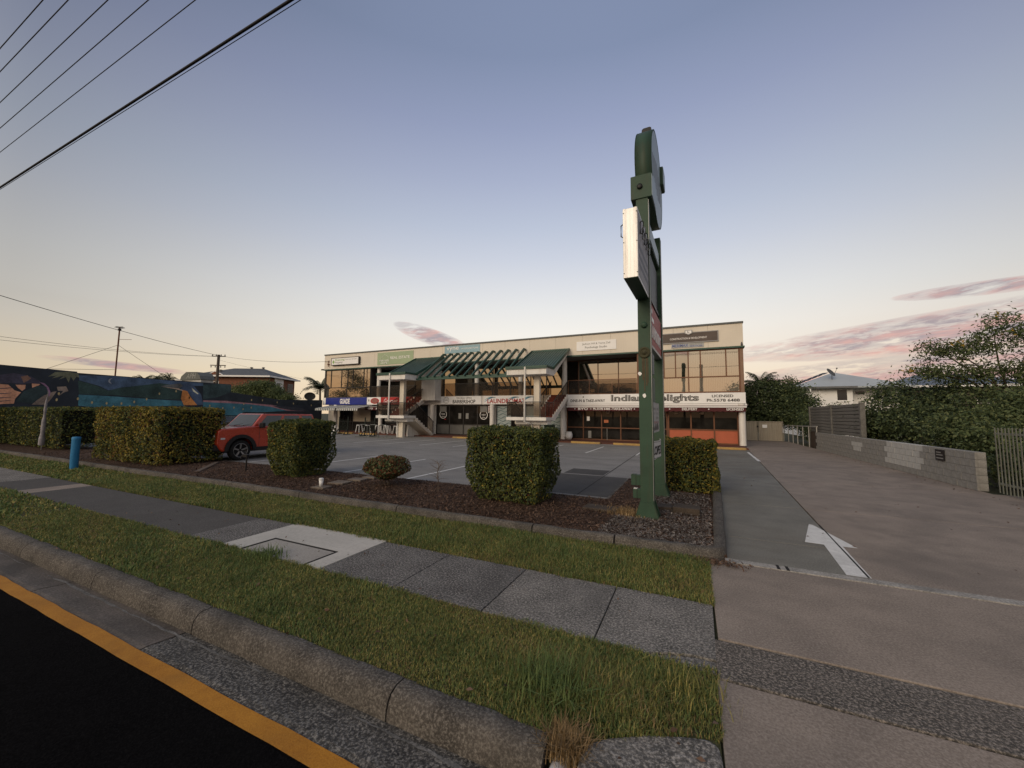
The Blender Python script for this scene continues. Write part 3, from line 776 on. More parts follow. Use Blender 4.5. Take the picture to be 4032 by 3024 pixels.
for a, c in [((-25.85, 6.75), (-25.3, 7.12)), ((-25.3, 7.12), (-24.85, 6.9)), ((-24.85, 6.9), (-24.82, 6.3))]: k.bar((a[0], 26.686, a[1]), (c[0], 26.686, c[1]), .012, .022, (0, 1, 0))
k.build('logo', txt_white, s)
s = board('pale blue sign with white lettering above the pergola', -18.75, -15.34, 6.82, 7.43, 26.69, YF, m_lblue)
text('vyne', -18.55, -17.35, 6.98, 7.34, 26.69, txt_white, s, .012)
text('ACUPUNCTURE', -17.1, -15.5, 7.1, 7.22, 26.69, txt_white, s, .008)
s = board('white psychology studio sign on the fascia', -7.36, -4.57, 6.35, 7.02, 26.68, YF, white_s)
text('Jackson Hill & Tiarna Zell', -6.95, -4.98, 6.73, 6.9, 26.68, txt_grey, s, .004)
text('Psychology Studio', -6.75, -5.2, 6.47, 6.65, 26.68, txt_grey, s, .012)
s = board('long dark brown construction company sign near the right roof corner', -1.9, 1.58, 6.5, 7.08, 26.66, YF, m_brown, M('grey_sign_frame', (.33, .33, .33), .4))
text('CONSTRUCTION & DEVELOPMENT', -1.15, 1.0, 6.68, 6.80, 26.66, txt_white, s, .012)
MB().prism([(-.27, 7.26), (.17, 7.26), (.17, 7.04), (-.05, 6.95), (-.27, 7.04)], 'y', 26.6, 26.645).build('shield_logo', MATS['grey_sign_frame'], s)
MB().prism([(-.22, 7.22), (.12, 7.22), (.12, 7.06), (-.05, 6.99), (-.22, 7.06)], 'y', 26.59, 26.6).build('shield_logo', white_s, s)
text('L', -.1, .0, 7.06, 7.2, 26.59, txt_black, s, .02)
s = board('small blue and grey sign below the brown sign', -1.08, .81, 6.155, 6.43, 26.685, YF, M('grey_blue_sign', (.42, .43, .43), .5, .2))
text('MERIMAX', -1.02, -.08, 6.2, 6.39, 26.685, M('blue_print', (.08, .12, .34), .5), s, .012)
text('REAL ESTATE', .0, .72, 6.31, 6.39, 26.685, txt_grey, s, .012); text('SERVICES', .0, .72, 6.19, 6.28, 26.685, MATS['blue_print'], s, .012)
YB = 26.735
s = board('royal blue cafe sign over the striped awnings', -32.7, -27.28, 2.56, 3.23, 26.66, YB, blue_sign)
text('GUADE', -30.75, -29.45, 2.64, 3.14, 26.66, txt_white, s, .04)
MB().box(-33.1, -32.72, 26.66, YB, 2.56, 3.23).build('end_panel', white_s, s)
s = board('white sign with a red oval logo beside the blue cafe sign', -27.26, -25.6, 2.56, 3.23, 26.66, YB, white_s)
k = MB(); n = 28
for r0, z0, d, in ((.52, .27, .002),): k.prism([(-26.3 + r0 * math.cos(2 * PI * i / n), 2.9 + z0 * math.sin(2 * PI * i / n)) for i in range(n)], 'y', 26.656, 26.66)
k.build('oval_logo', txt_red, s)
k = MB(); k.prism([(-26.3 + .4 * math.cos(2 * PI * i / n), 2.9 + .19 * math.sin(2 * PI * i / n)) for i in range(n)], 'y', 26.652, 26.656); k.build('oval_logo', M('dull_red_print', (.30, .12, .10), .5), s)
MB().box(-27.1, -26.95, 26.655, 26.66, 2.85, 3.05).build('small_logo', txt_grey, s)
s = board('red sign with white script lettering behind the left stair landing', -25.58, -22.0, 2.56, 3.23, 26.66, YB, txt_red)
text('Gourmet', -25.2, -23.6, 2.68, 3.1, 26.66, txt_white, s, 0.0, .3)
s = board('white barbershop sign with round logo', -19.0, -15.1, 2.57, 3.22, 26.66, YB, white_s)
text('THE HEAD OFFICE', -17.45, -16.0, 3.02, 3.14, 26.66, txt_black, s, .006)
text('BARBERSHOP', -17.8, -15.65, 2.64, 2.94, 26.66, txt_black, s, .02)
k = MB()
for rr in ((.28, .25), (.19, .175)):
    k.add([(-18.45 + r_ * math.cos(2 * PI * i / n), 26.657, 2.9 + r_ * math.sin(2 * PI * i / n)) for r_ in rr for i in range(n)], [(i, (i + 1) % n, n + (i + 1) % n, n + i) for i in range(n)])
k.build('round_logo', txt_grey, s)
text('H|O', -18.59, -18.31, 2.83, 2.97, 26.66, txt_black, s, .01)
s = board('white laundromat sign with red lettering and blue swooshes', -14.9, -10.7, 2.57, 3.22, 26.66, YB, white_s)
for ph, m in ((0, M('swoosh_blue', (.10, .28, .46), .5)), (1.2, M('swoosh_teal', (.25, .45, .5), .5))):
    for xo in (-14.9, -12.9, -11.7):
        k = MB(); pts = []
        for i in range(12):
            x = xo + i * .1; z = 2.7 + .42 * math.sin(i * .16 + ph * .3); t_ = .045 * math.sin(PI * i / 11)
            pts += [(x, 26.657, min(3.2, z - t_)), (x, 26.657, min(3.21, z + t_))]
        k.add(pts, [(2 * i, 2 * i + 2, 2 * i + 3, 2 * i + 1) for i in range(11)]); k.build('swoosh', m, s)
text('LAUNDROMAT', -14.55, -11.3, 2.64, 3.0, 26.655, txt_red, s, .02)
s = board('long white restaurant sign with black bubble lettering', -8.02, BX1, 2.585, 3.24, 26.66, YB, white_s)
text('DINE-IN & TAKE-AWAY', -7.8, -5.36, 2.7, 2.9, 26.66, txt_black, s, .02)
text('Indian Delights', -4.96, .45, 2.62, 3.18, 26.66, txt_black, s, .035)
text('Indian Delights', -4.93, .42, 2.65, 3.16, 26.653, M('bubble_grey', (.42, .41, .39), .5), s, -.018)
text('LICENSED', 1.17, 2.32, 2.96, 3.12, 26.66, txt_black, s, .02)
text('Ph.5578 6488', .88, 2.65, 2.69, 2.87, 26.66, txt_black, s, .022)
MB().box(-6.92, -6.84, 26.655, 26.66, 3.0, 3.12).build('small_logo', txt_grey, s)

# awnings
def valance(xa, xb, y, z0, z1, n, m, parent):
    k = MB(); vs = []; st = 6 * n
    for i in range(st + 1):
        x = xa + (xb - xa) * i / st
        vs += [(x, y, z1), (x, y - .01, z0 + .03 - .03 * abs(math.sin(PI * i / 6)))]
    k.add(vs, [(2 * i, 2 * i + 2, 2 * i + 3, 2 * i + 1) for i in range(st)]); return k.build('valance', m, parent)
m_maroon = M('maroon_canvas', (.085, .022, .024), .85, .3, 1.5)
aw = thing('rolled_awning', 'maroon restaurant awning with white lettering under the long white sign', 'awning', (-2.5, 26.6, 2.0))
MB().box(-8.0, 2.95, 26.25, 26.56, 2.33, 2.40).build('front_bar', white_s, aw)
MB().box(-8.0, 2.9, 26.3, 26.9, 2.405, 2.44).build('cassette', m_maroon, aw)
valance(-7.9, 2.9, 26.28, 2.07, 2.34, 36, m_maroon, aw)
for tx, a, c in [('BYO', -7.15, -6.45), ('-', -6.32, -6.2), ('Ph.5578 6488', -6.1, -4.95), ('-TAKE-AWAY', -4.9, -3.5), ('DELIVERY', -.53, .34), ('LICENSED', 1.91, 2.79)]:
    text(tx, a, c, 2.2 if tx == '-' else 2.15, 2.24 if tx == '-' else 2.3, 26.26, txt_white, aw, .025)
for x in (-7.38, -3.38, -1.24, .96): MB().lathe((x, 26.262, 2.22), [(0, -.006), (.04, -.004), (.04, .004)], 10, 'y').build('printed_dot', txt_white, aw)
aw = thing('rolled_awning', 'short awning with white lettering beside the left stair', 'awning', (-25, 26.6, 2.0))
MB().box(-27.2, -22.2, 26.25, 26.6, 2.33, 2.42).build('front_bar', txt_grey, aw)
valance(-27.1, -22.3, 26.28, 2.05, 2.34, 16, m_maroon, aw)
text('BYO', -26.7, -26.1, 2.12, 2.27, 26.26, txt_white, aw, .025); text('& TAKE-AWAY', -25.75, -23.6, 2.12, 2.27, 26.26, txt_white, aw, .02)
m_aw_g = M('awning_grey_stripe', (.10, .115, .115), .8, .2); m_aw_w = M('awning_white_stripe', (.62, .62, .60), .8, .1)
for (xa, xb, lab) in ((-31.95, -29.35, 'left striped awning open below the blue cafe sign'), (-29.2, -26.55, 'right striped awning open below the blue cafe sign')):
    aw = thing('striped_awning', lab, 'awning', ((xa + xb) / 2, 26.7, 1.95), 'striped cafe awnings')
    ns_ = 22; dxs = (xb - xa) / ns_
    for i in range(ns_):
        x = xa + i * dxs
        k = MB(); k.add([(x, 26.68, 2.50), (x + dxs, 26.68, 2.50), (x + dxs, 24.9, 2.19), (x, 24.9, 2.19), (x + dxs, 24.88, 1.97 + .02 * (i % 2)), (x, 24.88, 1.97 + .02 * (i % 2)),
               (x, 26.68, 2.485), (x + dxs, 26.68, 2.485), (x + dxs, 24.915, 2.175), (x, 24.915, 2.175)], [(0, 1, 2, 3), (3, 2, 4, 5), (6, 9, 8, 7)])
        k.build('canvas_stripe', m_aw_w if i % 2 else m_aw_g, aw)
    MB().bar((xa, 24.92, 2.165), (xb, 24.92, 2.165), .035, .03).build('front_bar', txt_grey, aw)
    for x in (xa + .15, xb - .15): MB().bar((x, 26.66, 2.3), (x, 24.95, 2.15), .02, .03).build('folding_arm', txt_grey, aw)
# ------------------------------------------------------------ stair towers with green canopies, pergola between
m_tread = M('red_stair_tread', (.22, .055, .038), .7, .2)
m_roofgreen = M('green_roof_sheet', (.062, .105, .088), .42, .22, 1.4, 40, spec=.45, stain=(.05, .06, .05), stain_amt=.25)
def stair_tower(X0, X1, side, label):
    """X0..X1 width; side=+1: the lower flight is on the right, -1: the upper flight is on the right"""
    t = thing('stair_tower', label, 'staircase', ((X0 + X1) / 2, 23.5, 0), 'open stairs in front of the shop building')
    Y0, Y1 = 22.0, 23.35
    mid = (X0 + X1) / 2
    MB().box(X0, X1, Y0, Y1, 1.42, 1.62).build('landing_slab', white_p, t, bevel=.01)
    MB().box(X0 + .45, X1 - .1, Y0 + .5, Y1 - .15, 1.18, 1.415).build('landing_beam', white_p, t)
    px = mid + .42
    MB().box(px - .2, px + .2, 22.75, 23.05, 0.0, 1.175).build('pillar', cream, t)
    MB().box(px - .19, px + .19, 22.76, 23.04, 1.625, 4.275).build('pillar', cream, t)
    # canopy
    MB().box(X0, X1, Y0, Y1, 4.28, 4.68).build('canopy_box', white_p, t, bevel=.008)
    k = MB(); k.box(X0 - .06, X1 + .06, Y0 - .07, Y1 + .02, 4.69, 4.81); k.box(X0 - .06, X1 + .06, Y0 - .07, Y0 - .012, 4.62, 4.70)
    k.build('canopy_trim', green_m, t)
    # ribbed roof sheet sloping up to the fascia
    k = MB(); a = Vector((0, 23.2, 4.80)); c = Vector((0, 26.6, 6.5))
    pitch = .19; prof = []
    x = X0 - .08
    while x < X1 + .0:
        prof += [(x, 0), (x + .10, 0), (x + .115, .045), (x + .155, .045), (x + .17, 0)]; x += pitch
    pts = []
    for (px_, h) in prof: pts += [(px_, a.y, a.z + h), (px_, c.y, c.z + h)]
    n = len(prof)
    k.add(pts, [(2 * i, 2 * i + 2, 2 * i + 3, 2 * i + 1) for i in range(n - 1)])
    rf = k.build('canopy_roof', m_roofgreen, t)
    xe = prof[-1][0]
    k = MB(); k.bar((xe + .03, 23.2, 4.81), (xe + .03, 26.6, 6.51), .06, .2); k.bar((X0 - .1, 23.2, 4.81), (X0 - .1, 26.6, 6.51), .06, .2)
    k.bar((X0 - .1, 26.6, 6.5), (xe + .05, 26.6, 6.5), .14, .16)
    k.build('barge_trim', green_m, rf)
    MB().prism([(23.25, 4.30), (23.25, 4.70), (26.55, 6.36), (26.65, 6.36), (26.65, 6.1), (23.6, 4.30)], 'x', X1 - .14, X1 - .06).build('gable_infill', white_p, t)
    # downpipe
    k = MB(); k.tube([(mid - .05, 21.93, 4.75), (mid - .05, 21.93, 1.33), (mid + .2, 22.1, 1.25), (px - .32, 22.7, 1.20), (px - .26, 22.7, 1.1), (px - .26, 22.7, 0.0)], .055, 10)
    k.build('downpipe', white_p, t)
    lw0, lw1 = (mid + .06, X1) if side > 0 else (X0, mid - .06)
    uw0, uw1 = (X0, mid - .06) if side > 0 else (mid + .06, X1)
    # lower flight (down towards the shops) and upper flight (up to the balcony)
    nl = 8; ry = 2.25 / nl
    for i in range(nl):
        z = 1.62 - (i + 1) * (1.62 / (nl + 1)); y = Y1 + i * ry
        MB().box(lw0 + .02, lw1 - .02, y, y + ry - .003, z - .05, z).build('step', white_p, t)
    prof = [(Y1 + .001, 1.42), (Y1 + .001, 1.60)]
    for i in range(nl):
        z = 1.62 - (i + 1) * (1.62 / (nl + 1)); y = Y1 + i * ry
        prof += [(y + .004, z - .052), (y + ry, z - .052)]
    prof += [(Y1 + 2.25, .012), (Y1 + 2.0, .012), (Y1 + .02, 1.18)]
    MB().prism(prof, 'x', lw0, lw1).build('stair_flight', cream, t)
    MB().prism([(Y1 + .2, .01), (Y1 + 1.6, .01), (Y1 + 1.4, .3), (Y1 + .25, .95)], 'x', lw0 + .25, lw0 + .4).build('spandrel_wall', white_p, t)
    nu = 9; ru = 3.35 / nu; hu = (3.22 - 1.62) / nu
    for i in range(nu):
        z = 1.62 + (i + 1) * hu; y = Y1 + i * ru
        MB().box(uw0 + .07, uw1 - .07, y, y + ru + .02, z - .03, z).build('step', m_tread, t)
        MB().box(uw0 + .07, uw1 - .07, y + .0, y + .02, z - hu + .001, z - .031).build('riser', m_tread, t)
    for xs_ in (uw0, uw1 - .06):
        prof = [(Y1 + .001, 1.42), (Y1 + .001, 1.62)]
        for i in range(nu): prof += [(Y1 + i * ru + .002, 1.62 + (i + 1) * hu + .02), (Y1 + (i + 1) * ru, 1.62 + (i + 1) * hu + .02)]
        prof += [(26.66, 3.0), (Y1 + .3, 1.42)]
        MB().prism(prof, 'x', xs_, xs_ + .06).build('stringer', white_p, t)
    # balustrades
    balustrade(t, [X0 + .05, mid, X1 - .05], Y0 + .06, 1.62, 2.56, frame=darkframe)
    k = MB(); o = None
    for xx in (X0 + .05, X1 - .05):
        k = MB(); k.bar((xx, Y0 + .06, 2.56), (xx, Y1, 2.56), .05, .05); k.bar((xx, Y0 + .66, 1.62), (xx, Y0 + .66, 2.56), .03, .03)
        o = k.build('handrail', darkframe, t)
        MB().box(xx - .005, xx + .005, Y0 + .1, Y1, 1.7, 2.52).build('pane', smoke, o)
    lx = (lw1 - .03) if side > 0 else (lw0 + .03)
    k = MB(); k.bar((lx, Y1, 2.56), (lx, Y1 + 2.3, 1.1), .045, .05)
    for f in (.02, .5, .98): k.bar((lx, Y1 + 2.25 * f, 1.5 - 1.4 * f), (lx, Y1 + 2.25 * f, 2.54 - 1.42 * f), .03, .03)
    o = k.build('handrail', darkframe, t)
    MB().prism([(Y1 + .05, 1.6), (Y1 + .05, 2.5), (Y1 + 2.2, 1.13), (Y1 + 2.2, .22)], 'x', lx - .005, lx + .005).build('pane', smoke, o)
    for ux in (uw0 + .03, uw1 - .03):
        k = MB(); k.bar((ux, Y1, 2.56), (ux, 26.6, 4.2), .045, .05)
        for f in (.02, .5, .98): k.bar((ux, Y1 + 3.2 * f, 1.75 + 1.5 * f), (ux, Y1 + 3.2 * f, 2.54 + 1.62 * f), .03, .03)
        o = k.build('handrail', darkframe, t)
        MB().prism([(Y1 + .05, 1.78), (Y1 + .05, 2.5), (26.55, 4.13), (26.55, 3.35)], 'x', ux - .005, ux + .005).build('pane', smoke, o)
    return t
stair_tower(-21.55, -18.87, 1, 'left open staircase with green ribbed canopy beside the cafe')
stair_tower(-10.65, -7.97, -1, 'right open staircase with green ribbed canopy beside the restaurant')
pg = thing('pergola', 'sloping green metal pergola beams between the two stair canopies', 'pergola', (-15, 23.3, 4.3))
MB().box(-18.85, -10.72, 23.22, 23.42, 4.30, 4.42).build('beam', green_m, pg)
MB().box(-18.85, -10.72, 23.425, 23.44, 4.42, 4.56).build('beam', green_m, pg)
for i in range(12):
    x = -18.62 + .662 * i
    k = MB(); k.prism([(23.23, 4.43), (23.23, 4.56), (26.35, 6.78), (26.71, 6.78), (26.71, 6.66), (26.45, 6.60)], 'x', x - .05, x + .05)
    k.build('rafter', green_m, pg)

# ------------------------------------------------------------ things in front of the cafe
def stool(x, y, lab, grp='white metal stools outside the cafe'):
    t = thing('stool', lab, 'stool', (x, y, .075 if y > 24.3 else 0), grp)
    z0 = .075 if y > 24.3 else 0
    MB().box(x - .17, x + .17, y - .17, y + .17, z0 + .62, z0 + .66).build('seat', white_s, t, bevel=.015)
    for a in (-1, 1):
        for c in (-1, 1): MB().bar((x + a * .21, y + c * .21, z0), (x + a * .14, y + c * .14, z0 + .62), .05, .05).build('leg', white_s, t)
    return t
cx = [-29.2, -26.6, -26.0, -25.3, -24.4, -23.8, -23.0, -22.4]
for i, x in enumerate(cx):
    stool(x, 24.9 + (i % 3) * .35, 'white metal stool outside the cafe, ' + ['farthest left', 'second from the left', 'third from the left', 'fourth from the left', 'fourth from the right', 'third from the right', 'second from the right', 'farthest right'][i] + ' of the row')
def trellis(x, y, lab):
    t = thing('trellis_screen', lab, 'screen', (x, y, 0), 'dark trellis screens outside the cafe')
    for s_ in (-.5, .5):
        MB().bar((x + s_, y, 0.05), (x + s_, y, 1.45), .06, .06).build('post', M('dark_green_timber', (.022, .030, .024), .7), t)
        MB().bar((x + s_, y - .45, .03), (x + s_, y + .3, .03), .07, .06).build('foot', MATS['dark_green_timber'], t)
        MB().bar((x + s_, y - .4, .06), (x + s_, y - .02, .45), .05, .05).build('brace', MATS['dark_green_timber'], t)
    for i in range(7):
        a = -.47 + i * .16
        MB().bar((x + a, y, .35), (x + min(.47, a + .6), y, .35 + min(.6, .47 - a) * 1.5), .012, .03, (0, 1, 0)).build('lath', MATS['dark_green_timber'], t)
        MB().bar((x - a, y + .013, .35), (x - min(.47, a + .6), y + .013, .35 + min(.6, .47 - a) * 1.5), .012, .03, (0, 1, 0)).build('lath', MATS['dark_green_timber'], t)
trellis(-26.2, 23.2, 'left trellis screen on dark feet outside the cafe'); trellis(-22.6, 22.5, 'right trellis screen on dark feet outside the cafe')
for x in (-26.0, -23.2):
    t = thing('cafe_table', 'dark round cafe table among the white stools' + (' nearer the left trellis' if x < -25 else ' nearer the left stair'), 'table', (x, 26.0, .075), 'cafe tables')
    MB().lathe((x, 26.0, 0), [(0, .78), (.38, .78), (.38, .81), (0, .81)], 18).build('table_top', M('dark_timber', (.06, .032, .02), .6), t)
    MB().lathe((x, 26.0, 0), [(.03, .1), (.03, .78)], 8).build('leg', black_p, t); MB().lathe((x, 26, 0), [(0, .078), (.22, .08), (.22, .1), (.03, .11)], 14).build('base', black_p, t)
br = thing('bicycle_rack', 'grey tubular bicycle rack at the foot of the left stair', 'bike rack', (-20.6, 21.4, 0))
for x in (-22.4, -21.4, -20.5): MB().tube([(x, 21.3, 0), (x, 21.3, .85), (x + .1, 21.3, .93), (x + .65, 21.3, .93), (x + .75, 21.3, .85), (x + .75, 21.3, 0)], .03, 8).build('hoop', M('grey_green_tube', (.13, .14, .13), .5), br)
MB().tube([(-22.8, 21.3, .03), (-19.2, 21.3, .03)], .03, 8).build('base_rail', MATS['grey_green_tube'], br)
sb = thing('sandwich_board', 'white folding board standing at the edge of the cafe paving', 'board', (-27.5, 23.3, 0))
for s_ in (-1, 1): MB().add([(-27.7, 23.3 + s_ * .2, 0), (-27.2, 23.3 + s_ * .2, 0), (-27.2, 23.3 + s_ * .02, .8), (-27.7, 23.3 + s_ * .02, .8), (-27.7, 23.32 + s_ * .2, 0), (-27.2, 23.32 + s_ * .2, 0), (-27.2, 23.32 + s_ * .02, .8), (-27.7, 23.32 + s_ * .02, .8)], [(0, 1, 2, 3), (4, 7, 6, 5), (0, 4, 5, 1), (2, 6, 7, 3), (1, 5, 6, 2), (0, 3, 7, 4)]).build('leaf', white_s, sb)
pt = thing('plant_pot', 'round white pot by the restaurant column', 'pot', (-7.9, 26.55, .075))
MB().lathe((-7.9, 26.55, .075), [(0, 0), (.17, .0), (.26, .18), (.26, .35), (.2, .5), (.22, .54), (.18, .52), (.16, .46), (0, .45)], 18).build('pot', white_s, pt)
bn = thing('wheelie_bin', 'dark green bin under the right staircase', 'bin', (-9.2, 26.2, .075))
MB().prism([(-9.45, .12), (-8.95, .12), (-8.88, 1.0), (-9.52, 1.0)], 'y', 25.9, 26.4).build('body', M('bin_green', (.012, .035, .025), .5), bn)
MB().prism([(-9.55, 1.005), (-8.85, 1.005), (-8.9, 1.08), (-9.5, 1.08)], 'y', 25.85, 26.45).build('lid', MATS['bin_green'], bn)
for x in (-9.42, -8.98): MB().lathe((x, 26.3, .165), [(0, -.03), (.09, -.03), (.09, .03), (0, .03)], 12, 'x').build('wheel', black_p, bn)
# ------------------------------------------------------------ pylon sign in the garden bed
py = thing('pylon_sign', 'tall green twin post pylon sign with round head in the garden bed', 'sign', (-.715, 7.1, .03), rz=R(-1.8))
# local frame : x across the posts, y along the sign towards the shops, z up
class LB(MB):
    def build(s, name, mat, parent=None, **kw):
        kw['origin'] = (0, 0, 0)
        o = MB.build(s, name, mat, None, **kw)
        o.parent = parent if parent is not None else py
        return o
Z0 = -.03
for yy in (0.0, 2.0):
    post = LB().box(-.105, .105, yy - .1, yy + .12, Z0, 5.75).build('post', green_post, py, bevel=.006)
    k = LB()
    for s_ in (-1, 1):
        k.prism([(s_ * .106, .0), (s_ * .106, .30), (s_ * .20, .0)], 'y', yy - .095, yy - .085)
        k.prism([(s_ * .106, .0), (s_ * .106, .30), (s_ * .20, .0)], 'y', yy + .105, yy + .115)
    k.build('base_gusset', green_post, post)
    k = LB(); k.prism([(-.19, -.01), (.19, -.01), (.105, .27), (-.105, .27)], 'y', yy - .125, yy - .1015)
    k.build('base_gusset', green_post, post)
    LB().box(-.22, .22, yy - .2, yy + .2, -.02, -.004).build('base_plate', green_post, post)
    LB().box(.106, .112, yy - .1, yy - .07, .3, 5.6).build('edge_trim', steel, post)
p1 = [c for c in py.children if c.name.startswith('post')][0]
# bolts, rosette and rust run, scraps of sticker
k = LB(); k.lathe((0, -.105, 3.32), [(.055, 0), (.055, -.02), (.03, -.035), (0, -.037)], 12, 'y'); k.build('bolt_cap', green_post, p1)
k = LB(); k.lathe((0, -.105, 2.83), [(.10, 0), (.10, -.012), (.07, -.02), (.065, -.01), (.04, -.01), (.035, -.025), (0, -.03)], 16, 'y'); k.build('rosette', M('rusty_green', (.065, .062, .035), .8, .35, 12), p1)
for x_, w_, z0_ in ((-.03, .012, 2.35), (-.005, .008, 2.15), (.03, .012, 2.25), (.055, .006, 2.3)):
    LB().box(x_ - w_, x_ + w_, -.1035, -.102, z0_, 2.73).build('rust_streak', M('rust_streak_paint', (.10, .075, .045), .8, .3, 10), p1)
for x_, z_ in ((-.085, 2.46), (-.01, 2.08)):
    k = LB(); rr = random.Random(int(z_ * 100))
    k.prism([(x_ + math.cos(a) * (.02 + .02 * rr.random()), z_ + math.sin(a) * (.025 + .02 * rr.random())) for a in [2 * PI * i / 9 for i in range(9)]], 'y', -.1045, -.1032)
    k.build('torn_sticker', white_s, p1)
# round head
zc, yc, rad = 6.6, 1.1, .95
m_face = M('blue_grey_sign_face', (.27, .36, .40), .4, .15, 1.2)
n = 64
disc = LB().lathe((0, yc, zc), [(rad - .02, -.15), (rad, -.155), (rad, .155), (rad - .02, .15)], n, 'x').build('round_head', green_post, py)
for s_ in (-1, 1):
    LB().prism([(yc + (rad - .03) * math.cos(2 * PI * i / n), zc + (rad - .03) * math.sin(2 * PI * i / n)) for i in range(n)], 'x', s_ * .135, s_ * .150).build('sign_face', m_face, disc)
k = LB()
for zz in (5.9, 6.9, 7.6): k.lathe((0, yc, zc), [(rad + .002, -.150), (rad + .002, -.14)], n, 'x')
k.build('rim_seam', MATS['green_post_paint'], disc)
k = LB(); k.prism([(-.1, .02), (-.09, .09), (-.06, .11), (.06, .11), (.09, .09), (.1, .02)], 'y', yc - .35, yc - .33)
for i_, v in enumerate(k.v): k.v[i_] = (v[0], v[1], v[2] + zc + rad - .06)
k.build('lifting_lug', black_p, disc)
for y0_, y1_, z0_, z1_ in ((-.12, .42, 5.64, 6.08), (1.72, 2.12, 6.88, 7.30)):
    tb_ = LB().box(-.19, .17 if y0_ < 0 else .21, y0_, y1_, z0_, z1_).build('head_box', green_post, py, bevel=.006)
    LB().box(.171 if y0_ < 0 else .211, .18 if y0_ < 0 else .22, y0_ + .01, y1_ - .01, z0_ + .02, z1_ - .02).build('sign_face', m_face, tb_)
    if y0_ < 0: LB().lathe((-.03, -.125, 5.86), [(.05, 0), (.05, -.02), (.03, -.03), (0, -.03)], 12, 'y').build('cable_gland', black_p, tb_)
m_fade = M('faded_sign_lettering', (.16, .17, .20), .6, .3, 6)
for i in range(9):
    y_ = .32 + i * .17
    LB().box(.1505, .153, y_, y_ + .05, 6.3 + .06 * math.sin(i), 6.95 - .1 * abs(i - 4) * .5).build('faded_lettering', m_fade, disc)
# aluminium box sign projecting towards the street
bx = LB().box(-.125, .09, -1.28, -.105, 3.79, 4.87).build('box_sign', alu, py, bevel=.004)
k = LB()
for x_ in (-.10, .065): k.box(x_ - .012, x_ + .012, -1.287, -1.281, 3.79, 4.87)
for x_ in (-.07, -.02, .03): k.box(x_ - .003, x_ + .003, -1.284, -1.281, 3.80, 4.86)
k.build('box_rib', alu, bx)
k = LB()
for z_ in (3.86, 4.34, 4.80):
    for x_ in (-.112, .078): k.lathe((x_, -1.288, z_), [(.008, 0), (.006, -.004), (0, -.005)], 8, 'y')
k.build('screw', black_p, bx)
LB().box(.0905, .094, -1.25, -.13, 3.83, 4.83).build('sign_face', M('weathered_sign_face', (.34, .34, .36), .6, .35, 2.5, 40, stain=(.16, .15, .15), stain_amt=.7), bx)
for z_ in (3.98, 4.12, 4.27): LB().box(.0942, .096, -1.2, -.2, z_, z_ + .07).build('faded_lettering', m_fade, bx)
LB().box(-.12, .085, -1.27, -.11, 3.783, 3.789).build('box_underside', green_post, bx)
for s_ in (-1, 1):
    for i in range(5):
        y_ = -1.1 + i * .22; xx_ = .095 if s_ > 0 else -.13; z_ = 4.62
        k = LB(); k.tube([(xx_ + s_ * .03, y_, z_ + .1), (xx_ + s_ * .055, y_, z_ + .08), (xx_ + s_ * .055, y_, z_ - .09), (xx_ + s_ * .03, y_, z_ - .11), (xx_ + s_ * .01, y_, z_ - .09), (xx_ + s_ * .01, y_, z_ + .08), (xx_ + s_ * .03, y_, z_ + .1)], .009, 6)
        k.build('hook', steel if i % 2 else black_p, bx)
# panels hung between the posts
pn = LB().box(-.06, .085, .13, 1.89, 3.03, 3.78).build('red_panel', M('faded_red_sign', (.36, .055, .05), .55, .2, 2), py)
text('LAUNDROMAT', 0, 1, 0, 1, 0, txt_white, pn, .02, face='+x')
lt = pn.children[0]; co = np.empty(len(lt.data.vertices) * 3, np.float32); lt.data.vertices.foreach_get('co', co); co = co.reshape(-1, 3)
og = np.array(origin_of(pn)); co = co + og
out = np.stack([.086 + co[:, 0], .22 + co[:, 1] * 1.58, 3.16 + co[:, 2] * .26], 1); lt.data.vertices.foreach_set('co', out.astype(np.float32).ravel()); lt.data.update()
for y0_, y1_, z0_, z1_ in ((.25, .36, 3.62, 3.7), (.25, .6, 3.47, 3.55)): LB().box(.086, .088, y0_, y1_, z0_, z1_).build('faded_lettering', white_s, pn)
LB().box(-.07, .09, .13, 1.89, 2.97, 3.02).build('panel_rail', steel, pn)
m_dp = M('dark_slate_panel', (.045, .052, .062), .5, .2)
q1 = LB().box(-.07, .07, .13, 1.89, 5.02, 5.36).build('name_panel', green_post, py)
LB().box(.071, .08, .16, 1.86, 5.05, 5.33).build('sign_face', m_face, q1)
q2 = LB().box(-.05, .03, .13, 1.89, 3.95, 4.9).build('dark_panel', m_dp, py)
k = LB(); k.box(.031, .06, .13, 1.89, 3.92, 3.97); k.box(.031, .06, .13, .2, 3.97, 4.9); k.build('panel_frame', m_dp, q2)
q3 = LB().box(-.02, .06, .14, .75, 2.52, 2.9).build('small_blue_panel', M('slate_blue_panel', (.10, .14, .17), .5), py)
LB().box(-.02, .05, .14, .9, 1.95, 2.45).build('pale_green_panel', M('pale_green_panel', (.12, .16, .13), .6), py)
pp = LB().box(.06, .07, .13, 1.35, 1.42, 1.98).build('paper_poster', M('grey_white_poster', (.42, .42, .41), .6, .15, 5), py)
rr = random.Random(5)
for i in range(5):
    z_ = 1.87 - i * .085
    for j in range(7):
        if rr.random() < .85: LB().box(.0705, .0715, .22 + j * .15, .22 + j * .15 + .05 + .08 * rr.random(), z_ - .03, z_ + .015).build('poster_print', (M('poster_red', (.35, .14, .12), .6) if i == 3 else txt_grey), pp)
for j in range(10): LB().box(.0705, .0715, .24 + j * .1, .30 + j * .1, 1.46, 1.46 + .05 + .08 * rr.random()).build('poster_print', txt_black, pp)
